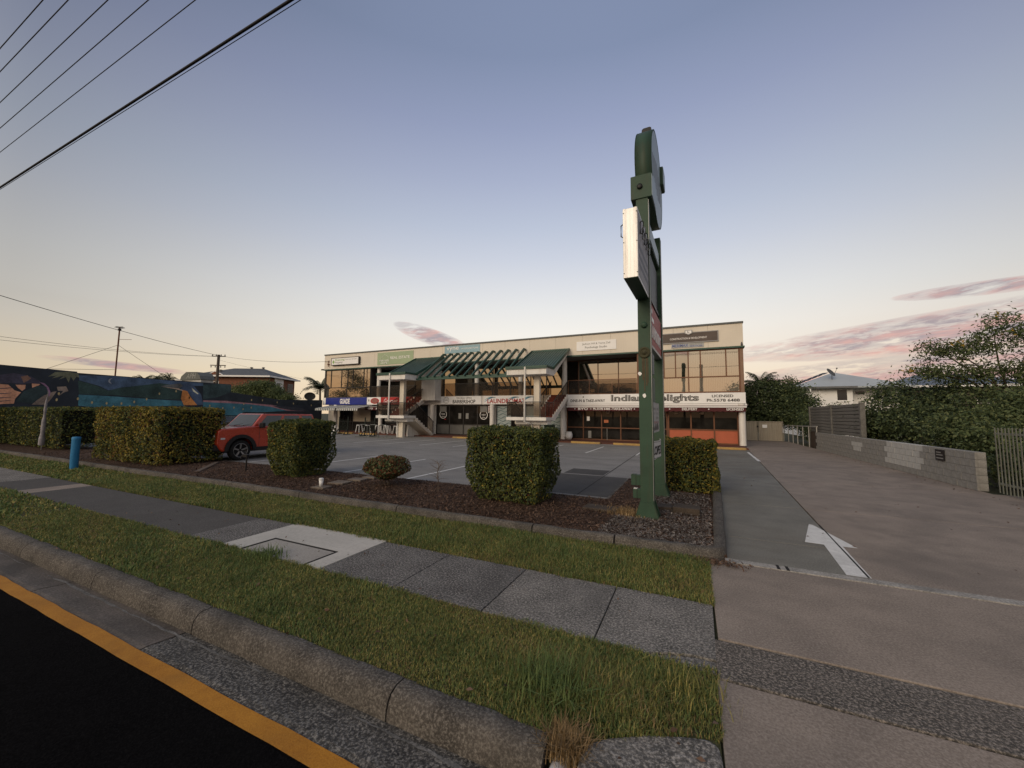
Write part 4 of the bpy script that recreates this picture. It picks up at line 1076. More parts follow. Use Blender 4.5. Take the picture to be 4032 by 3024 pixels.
# curved gym banner
k = LB(); N = 12; pts = []
for i in range(N + 1):
    f = i / N; y_ = .13 + 1.05 * f; x_ = .06 + .09 * math.sin(PI * f * .9)
    pts += [(x_, y_, .93 + .05 * math.sin(PI * f)), (x_, y_, 1.28)]
k.add(pts, [(2 * i, 2 * i + 2, 2 * i + 3, 2 * i + 1) for i in range(N)], True)
cb = k.build('curved_banner', M('banner_white', (.58, .58, .57), .6, .1), py)
k = LB()
for zz in (.975, 1.26): k.tube([(pts[2 * i][0] + .002, pts[2 * i][1], zz) for i in range(N + 1)], .004, 5)
k.build('banner_border', txt_black, cb)
me = text_mesh('LOPEZ GYM', .02)
co = np.empty(len(me.vertices) * 3, np.float32); me.vertices.foreach_get('co', co); co = co.reshape(-1, 3); lo, hi = co.min(0), co.max(0)
f = (co[:, 0] - lo[0]) / (hi[0] - lo[0]); zz = (co[:, 1] - lo[1]) / (hi[1] - lo[1])
f2 = .06 + f * .88
me.vertices.foreach_set('co', np.stack([.062 + .09 * np.sin(PI * f2 * .9) + (co[:, 2] > 0) * .002, .13 + 1.05 * f2, 1.03 + .16 * zz], 1).astype(np.float32).ravel())
me.materials.clear(); me.materials.append(txt_black); lt = bpy.data.objects.new('lettering', me); COL.objects.link(lt); lt.parent = cb
# switch boxes at knee height
for z0_, z1_, x0_ in ((.52, .70, -.275), (.30, .46, -.245)):
    e = LB().box(x0_, -.107, .0, .11, z0_, z1_).build('switch_box', green_post, py, bevel=.006)
    LB().box((x0_ - .107) / 2 - .004, (x0_ - .107) / 2 + .004, -.004, -.001, z0_ + .01, z1_ - .01).build('box_seam', txt_black, e)
    LB().box(x0_ + .01, (x0_ - .107) / 2, -.006, .1, z1_ + .001, z1_ + .007).build('worn_edge', white_s if z0_ < .4 else green_post, e)
# ------------------------------------------------------------ vegetation helpers
def unit(v): return v / np.maximum(np.linalg.norm(v, axis=1, keepdims=True), 1e-6)
def leaves(P, N, size, rng, spread=.9, aspect=.55, flat=0.0):
    """one diamond leaf per point, roughly facing N"""
    n = len(P)
    nn = unit(N + rng.normal(0, spread, (n, 3)))
    a = unit(np.cross(nn, rng.normal(0, 1, (n, 3))))
    bb = np.cross(nn, a)
    s = (size * rng.uniform(.6, 1.35, n))[:, None]
    fold = nn * s * .12
    return np.stack([P - a * s * .5, P + bb * s * aspect * .5 + fold, P + a * s * .5, P - bb * s * aspect * .5 + fold], 1)
LM_GREEN = leafmat('hedge_leaf_green', [(0.050, 0.072, 0.024), (0.113, 0.143, 0.038), (0.205, 0.213, 0.055)])
LM_YEL = leafmat('hedge_leaf_gold', [(0.085, 0.095, 0.027), (0.252, 0.220, 0.044), (0.482, 0.346, 0.060)])
LM_DARK = leafmat('leaf_dark', [(0.031, 0.051, 0.031), (0.073, 0.104, 0.051), (0.129, 0.158, 0.079)])
LM_RED = leafmat('leaf_red_brown', [(0.082, 0.057, 0.022), (0.182, 0.073, 0.036), (0.273, 0.106, 0.053)])
LM_BUSH = leafmat('leaf_bush', [(0.069, 0.101, 0.044), (0.131, 0.174, 0.074), (0.232, 0.259, 0.112)])
LM_YARD = leafmat('leaf_yard_tree', [(0.057, 0.085, 0.040), (0.111, 0.149, 0.058), (0.199, 0.222, 0.092)])
LM_FLOWER = leafmat('yellow_blossom', [(.38, .24, .03), (.55, .36, .05)])
LM_PALM = leafmat('palm_frond', [(0.025, 0.039, 0.018), (0.056, 0.077, 0.031)], .15)
m_bark = M('bark', (.085, .065, .048), .9, .35, 8, 40, bump=.5, bd=.02)
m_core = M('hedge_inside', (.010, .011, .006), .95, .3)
def box_surface(n, x0, x1, y0, y1, z0, z1, rng, round_=.25):
    """points and normals on a softened clipped-hedge surface (no underside)"""
    lx, ly, lz = x1 - x0, y1 - y0, z1 - z0
    areas = np.array([lx * lz, lx * lz * .35, ly * lz * .8, ly * lz, lx * ly])
    cnt = rng.multinomial(n, areas / areas.sum())
    P = []; N = []
    for i, c in enumerate(cnt):
        u, v = rng.random(c), rng.random(c)
        if i == 0: p = np.stack([x0 + u * lx, np.full(c, y0), z0 + v * lz], 1); q = (0, -1, 0)
        elif i == 1: p = np.stack([x0 + u * lx, np.full(c, y1), z0 + v * lz], 1); q = (0, 1, 0)
        elif i == 2: p = np.stack([np.full(c, x0), y0 + u * ly, z0 + v * lz], 1); q = (-1, 0, 0)
        elif i == 3: p = np.stack([np.full(c, x1), y0 + u * ly, z0 + v * lz], 1); q = (1, 0, 0)
        else: p = np.stack([x0 + u * lx, y0 + v * ly, np.full(c, z1)], 1); q = (0, 0, 1)
        P.append(p); N.append(np.tile(q, (c, 1)).astype(float))
    P = np.concatenate(P); N = np.concatenate(N)
    # round the corners
    lo = np.array([x0, y0, z0 - 1]) + round_; hi = np.array([x1, y1, z1]) - round_
    inner = np.clip(P, lo, hi); d = P - inner; L = np.linalg.norm(d, axis=1, keepdims=True)
    P = np.where(L > 1e-6, inner + d / np.maximum(L, 1e-6) * round_, P)
    return P, N
def wob(P, a, f):
    return a * (np.sin(P[:, 0] * f + P[:, 2] * f * .7) + np.sin(P[:, 1] * f * 1.3 - P[:, 2] * f) + np.sin(P[:, 2] * f * 1.7 + P[:, 0] * 2.1 * f)) / 3
def hedge(label, x0, x1, y0, y1, z0, z1, n, size, seed, gold=0.0, red=0.0, round_=.12, taper=0.0, bare=0.0, name='clipped_hedge', grp='clipped hedges in the garden bed', mats=None):
    rng = np.random.default_rng(seed)
    t = thing(name, label, 'hedge' if 'hedge' in name else 'shrub', ((x0 + x1) / 2, (y0 + y1) / 2, .03), grp)
    P, N = box_surface(n, x0, x1, y0, y1, z0, z1, rng, round_)
    c = np.array([(x0 + x1) / 2, (y0 + y1) / 2])
    h = (P[:, 2] - z0) / (z1 - z0)
    if taper:
        k = 1 - taper * np.clip(1 - h * 2.2, 0, 1) ** 1.5
        P[:, :2] = c + (P[:, :2] - c) * k[:, None]
    P += N * (wob(P, .05, 4.0) + wob(P, .035, 11.0))[:, None]
    P -= N * (rng.random(len(P)) ** 2 * .13)[:, None]
    P[:, 2] += np.where(N[:, 2] > .5, rng.normal(0, .012, len(P)), 0)
    if bare:
        keep = (h > bare) | (rng.random(len(P)) < .6)
        P, N, h = P[keep], N[keep], h[keep]
    mi = np.zeros(len(P), int)
    patch = .5 + .5 * np.sin(P[:, 0] * 2.3 + seed) * np.sin(P[:, 2] * 3.1 + P[:, 1] * 2.2 + seed * 2)
    mi = np.where(rng.random(len(P)) < gold * (.35 + patch), 1, mi)
    mi = np.where(rng.random(len(P)) < red * (.35 + patch), 2, mi)
    mi = np.where((mi == 0) & (rng.random(len(P)) < .3), 3, mi)
    o = mesh_polys('foliage', leaves(P, N, size, rng, .75), mats or [LM_GREEN, LM_YEL, LM_RED, LM_DARK], t, midx=mi)
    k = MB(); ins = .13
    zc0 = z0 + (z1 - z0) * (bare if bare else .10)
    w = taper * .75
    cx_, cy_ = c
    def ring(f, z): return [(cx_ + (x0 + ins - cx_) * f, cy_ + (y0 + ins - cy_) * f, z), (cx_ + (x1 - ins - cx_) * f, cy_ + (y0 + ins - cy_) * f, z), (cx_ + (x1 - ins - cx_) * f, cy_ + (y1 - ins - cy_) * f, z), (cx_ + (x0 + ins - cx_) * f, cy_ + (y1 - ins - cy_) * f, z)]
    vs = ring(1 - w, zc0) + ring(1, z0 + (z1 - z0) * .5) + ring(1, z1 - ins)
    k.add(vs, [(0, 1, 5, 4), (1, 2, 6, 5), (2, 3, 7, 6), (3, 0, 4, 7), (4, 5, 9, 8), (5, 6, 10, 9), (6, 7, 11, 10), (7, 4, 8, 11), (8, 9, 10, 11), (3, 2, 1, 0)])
    k.build('dark_core', m_core, t)  # near-black solid added inside to block the view through the leaves
    k = MB(); rr = random.Random(seed)
    for i in range(max(3, int((x1 - x0) * 3))):
        bx = cx_ + (rr.random() - .5) * (x1 - x0) * .5; by = cy_ + (rr.random() - .5) * (y1 - y0) * .5
        k.tube([(bx, by, .02), (bx + rr.uniform(-.15, .15), by + rr.uniform(-.15, .15), z0 + (z1 - z0) * .3), (bx + rr.uniform(-.35, .35), by + rr.uniform(-.3, .3), z0 + (z1 - z0) * .62)], [.022, .015, .008], 5)
    k.build('stem', m_bark, t)
    return t
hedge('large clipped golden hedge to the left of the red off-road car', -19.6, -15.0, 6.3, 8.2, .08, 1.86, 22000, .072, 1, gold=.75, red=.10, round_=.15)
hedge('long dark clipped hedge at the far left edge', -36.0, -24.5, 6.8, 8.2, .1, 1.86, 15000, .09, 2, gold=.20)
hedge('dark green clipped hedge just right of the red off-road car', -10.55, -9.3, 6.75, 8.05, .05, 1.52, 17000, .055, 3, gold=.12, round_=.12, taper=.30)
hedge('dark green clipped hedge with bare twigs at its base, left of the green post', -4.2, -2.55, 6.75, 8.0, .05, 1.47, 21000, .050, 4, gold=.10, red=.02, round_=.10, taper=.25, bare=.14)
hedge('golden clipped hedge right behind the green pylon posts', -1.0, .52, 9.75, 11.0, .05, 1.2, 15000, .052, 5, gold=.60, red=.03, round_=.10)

# small reddish nandina bush
rng = np.random.default_rng(21)
sb = thing('nandina_bush', 'small round red brown bush in the mulch bed', 'shrub', (-6.72, 7.3, .03))
d = unit(rng.normal(0, 1, (5200, 3))); d[:, 2] = np.where(d[:, 2] < -.6, -d[:, 2], d[:, 2])
rad_ = np.array([.56, .5, .33]); rr_ = (1 - .35 * rng.random(5200) ** 2)[:, None]
P = np.array([-6.72, 7.3, .40]) + d * rad_ * rr_
P += d * (wob(P, .07, 9))[:, None]
squash = np.clip((P[:, 2] - .05) / .35, .45, 1)[:, None]
P[:, :2] = np.array([-6.72, 7.3]) + (P[:, :2] - np.array([-6.72, 7.3])) * squash
mi = np.where(rng.random(5200) < .5, 0, 1)
mesh_polys('foliage', leaves(P, d, .058, rng, .8), [LM_RED, LM_BUSH], sb, midx=mi)
MB().lathe((-6.72, 7.3, .40), [(0, -.25), (.2, -.2), (.38, .05), (.28, .2), (0, .24)], 12).build('dark_core', m_core, sb)  # same kind of dark solid filler, added inside the bush
k = MB()
for i in range(6): k.tube([(-6.72 + random.uniform(-.12, .12), 7.3 + random.uniform(-.1, .1), .02), (-6.72 + random.uniform(-.2, .2), 7.3 + random.uniform(-.2, .2), .35)], .01, 5)
k.build('stem', m_bark, sb)
# bare sapling
tw = thing('bare_sapling', 'thin leafless sapling in the mulch bed', 'sapling', (-5.15, 7.2, .03))
k = MB(); rr = random.Random(3)
k.tube([(-5.15, 7.2, .02), (-5.13, 7.2, .22), (-5.17, 7.19, .42), (-5.14, 7.2, .6), (-5.19, 7.2, .72)], [.011, .010, .008, .006, .003], 6)
for i in range(26):
    z = rr.uniform(.28, .66); a = rr.uniform(0, 2 * PI); L = rr.uniform(.1, .26)
    p0 = Vector((-5.15, 7.2, z)); p1_ = p0 + Vector((math.cos(a) * L * .6, math.sin(a) * L * .6, rr.uniform(.0, .12))); p2_ = p1_ + Vector((math.cos(a + .5) * L * .5, math.sin(a + .5) * L * .5, rr.uniform(-.05, .08)))
    k.tube([p0, p1_, p2_], [.004, .003, .0015], 4, False)
k.build('twigs', M('pale_twig', (.16, .125, .10), .9), tw)

# ------------------------------------------------------------ mulch, gravel, grass
def scatter_chips(name, n, regs, mat, L, rng, z=.035):
    P = []
    for (x0, x1, y0, y1, w) in regs:
        c = int(n * w); P.append(np.stack([rng.uniform(x0, x1, c), rng.uniform(y0, y1, c), z + rng.random(c) * .022], 1))
    P = np.concatenate(P); n = len(P)
    yaw = rng.uniform(0, 2 * PI, n); tilt = rng.normal(0, .35, n)
    a = np.stack([np.cos(yaw) * np.cos(tilt), np.sin(yaw) * np.cos(tilt), np.sin(tilt)], 1)
    bb = unit(np.stack([-np.sin(yaw), np.cos(yaw), rng.normal(0, .3, n)], 1))
    l = (L * rng.uniform(.4, 1.3, n))[:, None]; w_ = l * rng.uniform(.2, .5, n)[:, None]
    V = np.stack([P - a * l / 2 - bb * w_ / 2, P + a * l / 2 - bb * w_ * .3, P + a * l * .45 + bb * w_ / 2, P - a * l / 2 + bb * w_ * .4], 1)
    return tag(mesh_polys(name, V, mat, None, (0, 0, 0)), kind='stuff')
LM_MULCH = leafmat('mulch_chips', [(0.027, 0.016, 0.011), (0.068, 0.038, 0.025), (0.128, 0.072, 0.048), (0.210, 0.138, 0.098), (0.090, 0.051, 0.034)], 0.0, .95)
LM_GRAV = leafmat('pale_mulch', [(0.065, 0.055, 0.049), (0.130, 0.111, 0.099), (0.221, 0.195, 0.176), (0.338, 0.305, 0.273)], 0.0, .95)
r6 = np.random.default_rng(6)
o = scatter_chips('mulch', 46000, [(-6.5, .3, 5.66, 8.2, .45), (-13, -6.5, 5.66, 8.2, .32), (-24, -13, 5.66, 8.2, .16), (-1.6, .34, 8.2, 11.1, .07)], LM_MULCH, .045, r6)
tag(o, 'brown bark mulch covering the garden bed', 'mulch')
o = scatter_chips('pale_mulch', 9000, [(-1.3, .22, 5.68, 6.9, .5), (-.75, .3, 6.9, 9.6, .5)], LM_GRAV, .036, r6, .046)
tag(o, 'pale greyish chips around the foot of the pylon sign', 'mulch')
LM_GRASS = leafmat('grass_blade', [(0.123, 0.139, 0.045), (0.200, 0.213, 0.061), (0.323, 0.303, 0.087), (0.526, 0.401, 0.159)], .2, .7)
LM_GRASSD = leafmat('grass_blade_lush', [(0.084, 0.131, 0.038), (0.135, 0.201, 0.065), (0.238, 0.290, 0.104)], .2, .7)
LM_DRY = leafmat('grass_blade_dry', [(0.194, 0.130, 0.059), (0.337, 0.227, 0.110), (0.466, 0.337, 0.182)], .2, .8)
def blades(P, h, w, rng, lean=.6):
    n = len(P)
    yaw = rng.uniform(0, 2 * PI, n); dirv = np.stack([np.cos(yaw), np.sin(yaw), np.zeros(n)], 1)
    side = np.stack([-np.sin(yaw), np.cos(yaw), np.zeros(n)], 1)
    h = (h * rng.uniform(.5, 1.3, n))[:, None]; w = (w * rng.uniform(.6, 1.3, n))[:, None]
    ln = (lean * rng.uniform(.1, 1.2, n))[:, None]
    mid = P + np.array([0, 0, 1.0]) * h * .55 + dirv * h * ln * .35
    tip = P + np.array([0, 0, 1.0]) * h * (1 - .25 * ln) + dirv * h * ln
    a = np.stack([P - side * w / 2, P + side * w / 2, mid + side * w * .38, mid - side * w * .38], 1)
    c = np.stack([mid - side * w * .38, mid + side * w * .38, tip + side * w * .05, tip - side * w * .05], 1)
    return np.stack([a, c], 1).reshape(-1, 4, 3)
r7 = np.random.default_rng(8)
def grass_strip(regs):
    Ps = []; H = []; Wd = []
    for (x0, x1, y0, y1, dens, h, w) in regs:
        c = int((x1 - x0) * (y1 - y0) * dens)
        p = np.stack([r7.uniform(x0, x1, c), r7.uniform(y0, y1, c), np.full(c, -.012)], 1)
        Ps.append(p); H.append(np.full(c, h)); Wd.append(np.full(c, w))
    return np.concatenate(Ps), np.concatenate(H), np.concatenate(Wd)
P, H, Wd = grass_strip([(-2.6, .115, 2.15, 3.20, 17000, .034, .0052), (-5.5, -2.6, 2.15, 3.20, 12000, .036, .0062), (-10, -5.5, 2.15, 3.16, 5000, .045, .009), (-40, -10, 2.15, 3.16, 900, .05, .022),
                        (-3.5, .16, 4.15, 5.47, 9000, .048, .0062), (-8, -3.5, 4.15, 5.47, 6000, .048, .008), (-14, -8, 4.19, 5.47, 3000, .05, .012), (-40, -14, 4.19, 5.47, 700, .055, .026)])
pat = .5 + .5 * np.sin(P[:, 0] * 1.7 + 2 * np.sin(P[:, 1] * 2.3)) * np.sin(P[:, 1] * 3.1 + P[:, 0] * .9)
tall = np.exp(-(((P[:, 0] + .72) / .55) ** 2 + ((P[:, 1] - 2.62) / .30) ** 2))
H = H * (.65 + .7 * pat) + tall * .075
mi = np.where(r7.random(len(P)) < .25 + .5 * pat, 1, 0)
mi = np.where(r7.random(len(P)) < .035 + .10 * (pat < .12), 2, mi)
bare_ = (((P[:, 0] > -.2) & (P[:, 1] < 3.15) & (r7.random(len(P)) < .35)))
lumpy = (P[:, 0] > -.58) & (P[:, 1] < 2.20 + np.clip(P[:, 0] + .57, 0, .6) * .50)
wv_ = .022 * np.sin(P[:, 0] * 6.3) * np.sin(P[:, 0] * 2.1 + 1) + .012 * np.sin(P[:, 0] * 23) + .008
ovr = (P[:, 1] > 3.15 + wv_) & (P[:, 1] < 4.2 - wv_) & (r7.random(len(P)) < .93)
keep = ~(bare_ | lumpy | ovr)
o = mesh_polys('grass', blades(P[keep], H[keep], Wd[keep], r7, .9), [LM_GRASS, LM_GRASSD, LM_DRY], None, (0, 0, 0), midx=np.repeat(mi[keep], 2))
tag(o, 'mown green grass on the verge strips either side of the footpath', 'grass', kind='stuff')
# tufts
def tuft(name, label, x, y, n, h, w, spread, mat, z=-.01, lean=.9):
    rg = np.random.default_rng(int(abs(x * 100) + n))
    p = np.stack([rg.normal(x, spread, n), rg.normal(y, spread * .8, n), np.full(n, z)], 1)
    return tag(mesh_polys(name, blades(p, h, w, rg, lean), mat, None, (x, y, z)), label, 'grass tuft', 'grass tufts', 'stuff')
tuft('dead_grass_tuft', 'straw coloured dead grass tuft at the end of the kerb', -.65, 2.13, 900, .13, .006, .055, LM_DRY, -.06)
tuft('grass_tuft', 'bright green grass tuft at the edge of the pale pit slab', -4.75, 3.12, 260, .11, .009, .11, LM_GRASSD)
tuft('grass_tuft', 'tall dark green grass clump behind the dead tuft', -.85, 2.5, 700, .16, .006, .13, LM_GRASSD)
tuft('grass_tuft', 'wispy yellow green clump near the driveway edge', -.1, 2.85, 260, .10, .006, .12, LM_GRASS)
tuft('dry_weeds', 'dry orange weeds left of the pylon post foot', -1.05, 7.15, 700, .09, .008, .17, LM_DRY, .04)
# leaf litter by the kerb corner
rg = np.random.default_rng(4); c = 260
p = np.stack([rg.normal(.22, .16, c), rg.normal(5.38, .07, c), np.full(c, .012) + rg.random(c) * .012], 1)
o = mesh_polys('leaf_litter', leaves(p, np.tile((0, 0, 1.0), (c, 1)), .035, rg, .4), leafmat('dead_leaf', [(.07, .045, .03), (.15, .085, .055), (.24, .16, .11)], 0, .9), None, (0, 0, 0))
tag(o, 'dead leaves gathered at the kerb corner', 'leaves', kind='stuff')

rg = np.random.default_rng(14); c = 150
p = np.concatenate([np.stack([rg.uniform(-9, .1, c), rg.choice([2.3, 2.7, 3.3, 3.8, 4.4, 5.0, 5.35], c) + rg.normal(0, .16, c), np.full(c, .022)], 1),
                    np.stack([rg.uniform(.6, 6.2, 90), rg.uniform(5.8, 24, 90), np.full(90, .010)], 1), np.stack([rg.normal(6.1, .18, 160), rg.uniform(9, 26, 160), np.full(160, .010)], 1)])
o = mesh_polys('fallen_leaves', leaves(p, np.tile((0, 0, 1.0), (len(p), 1)), .04, rg, .35), MATS['dead_leaf'], None, (0, 0, 0))
tag(o, 'scattered dry leaves on the verge and driveway', 'leaves', kind='stuff')
# ------------------------------------------------------------ trees
def tree(name, label, cat, base, trunk_h, lobes, n, size, mats, seed, grp=None, mfun=None, tr=.09, limbs=True, depth=.45, spread=.9, aspect=.5):
    """lobes : (cx,cy,cz, rx,ry,rz) ; leaves sit in clumps on and inside each lobe"""
    rng = np.random.default_rng(seed)
    t = thing(name, label, cat, base, grp)
    k = MB(); b0 = Vector(base); top = b0 + Vector((0, 0, trunk_h))
    k.tube([b0, b0 + Vector((.04, .02, trunk_h * .5)), top], [tr, tr * .8, tr * .6], 8)
    for (cx_, cy_, cz_, rx, ry, rz) in lobes:
        c_ = Vector((cx_, cy_, cz_)); mid = top.lerp(c_, .5) + Vector((rng.normal(0, .08), rng.normal(0, .08), .1))
        k.tube([top - Vector((0, 0, trunk_h * .25)), mid, c_], [tr * .5, tr * .32, tr * .14], 6)
        for j in range(4):
            e = c_ + Vector(unit(rng.normal(0, 1, (1, 3)))[0] * np.array([rx, ry, rz]) * .85)
            k.tube([mid.lerp(c_, .6), e], [tr * .18, tr * .05], 4, False)
    k.build('trunk', m_bark, t)
    vol = np.array([(l[3] * l[4] * l[5]) ** .67 for l in lobes]); cnt = rng.multinomial(n, vol / vol.sum())
    P = []; N = []
    for (cx_, cy_, cz_, rx, ry, rz), c in zip(lobes, cnt):
        ncl = max(8, c // 45)
        d = unit(rng.normal(0, 1, (ncl, 3))); rad = (1 - depth * rng.random(ncl) ** 1.3)[:, None]
        cc = np.array([cx_, cy_, cz_]) + d * np.array([rx, ry, rz]) * rad
        idx = rng.integers(0, ncl, c)
        cr = size * 1.7
        off = rng.normal(0, 1, (c, 3)) * cr * np.array([1, 1, .6])
        P.append(cc[idx] + off); N.append(unit(d[idx] + np.array([0, 0, .5])))
    P = np.concatenate(P); N = np.concatenate(N)
    ms = mats if isinstance(mats, list) else [mats]
    mi = (mfun(P, rng) if mfun else rng.integers(0, len(ms), len(P)))
    mesh_polys('crown', leaves(P, N, size, rng, spread, aspect), ms, t, midx=mi)
    return t
def palm(name, label, base, h, nfr, L, seed, grp=None, tr=.13):
    rng = np.random.default_rng(seed); rr = random.Random(seed)
    t = thing(name, label, 'palm tree', base, grp)
    b0 = Vector(base)
    lx, ly = rr.uniform(-.05, .05) * h, rr.uniform(-.05, .05) * h
    MB().tube([b0, b0 + Vector((lx * .4, ly * .4, h * .5)), b0 + Vector((lx, ly, h))], [tr * 1.25, tr, tr * .8], 10).build('trunk', m_bark, t)
    top = np.array(b0) + np.array([lx, ly, h])
    Vq = []
    for i in range(nfr):
        a = 2 * PI * i / nfr + rr.uniform(-.3, .3); e0 = rr.uniform(.05, 1.45)
        d = np.array([math.cos(a), math.sin(a), 0]); sd = np.array([-math.sin(a), math.cos(a), 0])
        S = 16; p = top.copy(); ang = e0
        for s_ in range(S):
            st = L / S * (np.array(d) * math.cos(ang) + np.array([0, 0, 1]) * math.sin(ang))
            q_ = p + st; ang -= .05 + .09 * s_ / S
            w_ = .02
            Vq.append([p - sd * w_, p + sd * w_, q_ + sd * w_, q_ - sd * w_])
            ll = L * .30 * math.sin(PI * (.12 + .85 * s_ / S)) + .05
            for sg in (-1, 1):
                for f_ in (0, .5):
                    r0 = p + st * f_
                    tipv = sd * sg * ll * .8 + d * ll * .45 + np.array([0, 0, -1]) * ll * rr.uniform(.25, .6)
                    Vq.append([r0, r0 + st * .38, r0 + tipv + st * .1, r0 + tipv])
            p = q_
        
    mesh_polys('fronds', np.array(Vq), LM_PALM, t)
    return t
# ------------------------------------------------------------ small things on the verge and in the bed
m_blue = M('blue_bollard_paint', (.030, .20, .42), .55, .22, 2, 40)
bo = thing('bollard', 'leaning blue round bollard on the grass at the left', 'bollard', (-16.9, 5.1, 0))
k = MB(); k.tube([(-16.93, 5.1, -.02), (-16.9, 5.08, .45), (-16.86, 5.07, .93)], .095, 18); k.build('post', m_blue, bo)
k = MB(); k.lathe((-16.86, 5.07, .92), [(.099, -.06), (.102, 0), (.09, .03), (0, .04)], 18); k.build('cap', m_blue, bo)
cu = thing('coffee_cup', 'white takeaway coffee cup standing on a paver in the mulch bed', 'cup', (-7.72, 6.28, .075))
MB().lathe((-7.72, 6.28, .075), [(0, 0), (.036, 0), (.050, .15), (0, .15)], 18).build('cup', white_s, cu)
MB().lathe((-7.72, 6.28, .075), [(0, .15), (.055, .15), (.055, .164), (.049, .167), (.045, .19), (0, .191)], 18).build('lid', M('white_plastic_lid', (.7, .7, .69), .35), cu)
tap = thing('garden_tap', 'black garden tap post in the mulch bed', 'tap', (-12.0, 7.15, .03))
MB().tube([(-12.0, 7.15, .02), (-11.98, 7.15, .45)], .022, 8).build('post', black_p, tap)
k = MB(); k.box(-12.12, -11.93, 7.11, 7.19, .42, .50); k.tube([(-12.1, 7.15, .46), (-12.2, 7.13, .44), (-12.22, 7.13, .36)], .022, 8); k.build('spout', black_p, tap)
MB().tube([(-12.03, 7.15, .5), (-12.03, 7.15, .56), (-12.09, 7.15, .565), (-11.97, 7.15, .565)], .010, 6).build('handle', black_p, tap)
m_pav = ground('sandstone_paver', (.19, .155, .125), (.13, .105, .085), (.27, .24, .2), 40, 4, 1, .4)
m_pavd = ground('brown_paver', (.075, .058, .045), (.05, .04, .032), (.12, .1, .08), 40, 4, 1, .4)
for i, (x, y, w, h, m, rz, lab) in enumerate([(-7.73, 6.30, .36, .28, m_pav, .1, 'sandstone paver under the coffee cup'), (-7.85, 6.93, .44, .38, m_pav, .15, 'middle sandstone stepping paver between the hedge and the red brown bush'),
                                 (-7.82, 7.45, .42, .32, m_pav, .12, 'sandstone stepping paver farther from the kerb'), (-7.78, 7.86, .40, .26, m_pav, .1, 'sandstone stepping paver nearest the car park'),
                                 (-1.55, 7.28, .62, .34, m_pavd, -.08, 'flat brown paver half buried left of the pylon foot'), (-.12, 7.74, .44, .34, m_pavd, -.06, 'large brown stone block beside the pylon posts'), (-.50, 7.86, .26, .3, m_pavd, .05, 'small brown stone touching the pylon posts')]):
    t = thing('paver', lab, 'paver', (x, y, .03), 'pavers in the mulch bed', rz)
    zt = .12 if i == 5 else (.075 if i == 6 else .05)
    LB().box(-w / 2, w / 2, -h / 2, h / 2, -.02, zt - .005).build('stone', m, t, bevel=.012)
t = thing('timber_plank', 'weathered plank lying in the bed beside the golden hedge', 'plank', (-13.9, 7.3, .03))
MB().bar((-12.8, 6.3, .05), (-14.6, 7.75, .05), .13, .03).build('board', M('grey_timber', (.13, .10, .08), .9, .3, 4, 40, stretch=(1, 8, 1)), t)
t = thing('drain_pipe_mouth', 'broken white pipe end at the foot of the dead grass tuft', 'pipe', (-.66, 1.98, -.14))
k = MB(); k.lathe((-.66, 2.02, -.085), [(.055, -.10), (.055, .12), (.047, .12), (.047, -.10), (.055, -.10)], 16, 'y'); k.build('pipe', white_s, t)
# furled flag on a raked pole
fl = thing('furled_flag', 'furled white banner on a leaning pole in front of the long dark hedge', 'flag', (-25.6, 6.72, 0))
MB().tube([(-25.7, 6.7, 0), (-25.35, 6.6, 1.35), (-24.85, 6.5, 2.55)], [.02, .018, .012], 8).build('pole', steel, fl)
k = MB(); pts = []
for i in range(9):
    f = i / 8; c_ = Vector((-25.66, 6.68, .25)).lerp(Vector((-24.95, 6.5, 2.3)), f); w_ = .12 * (1 - f) + .03 + .02 * math.sin(i * 2.2)
    pts.append((c_, w_))
k.tube([p for p, w_ in pts], [w_ * .7 for p, w_ in pts], 7); k.build('banner', M('banner_grey_white', (.34, .33, .36), .8, .4, 6), fl)

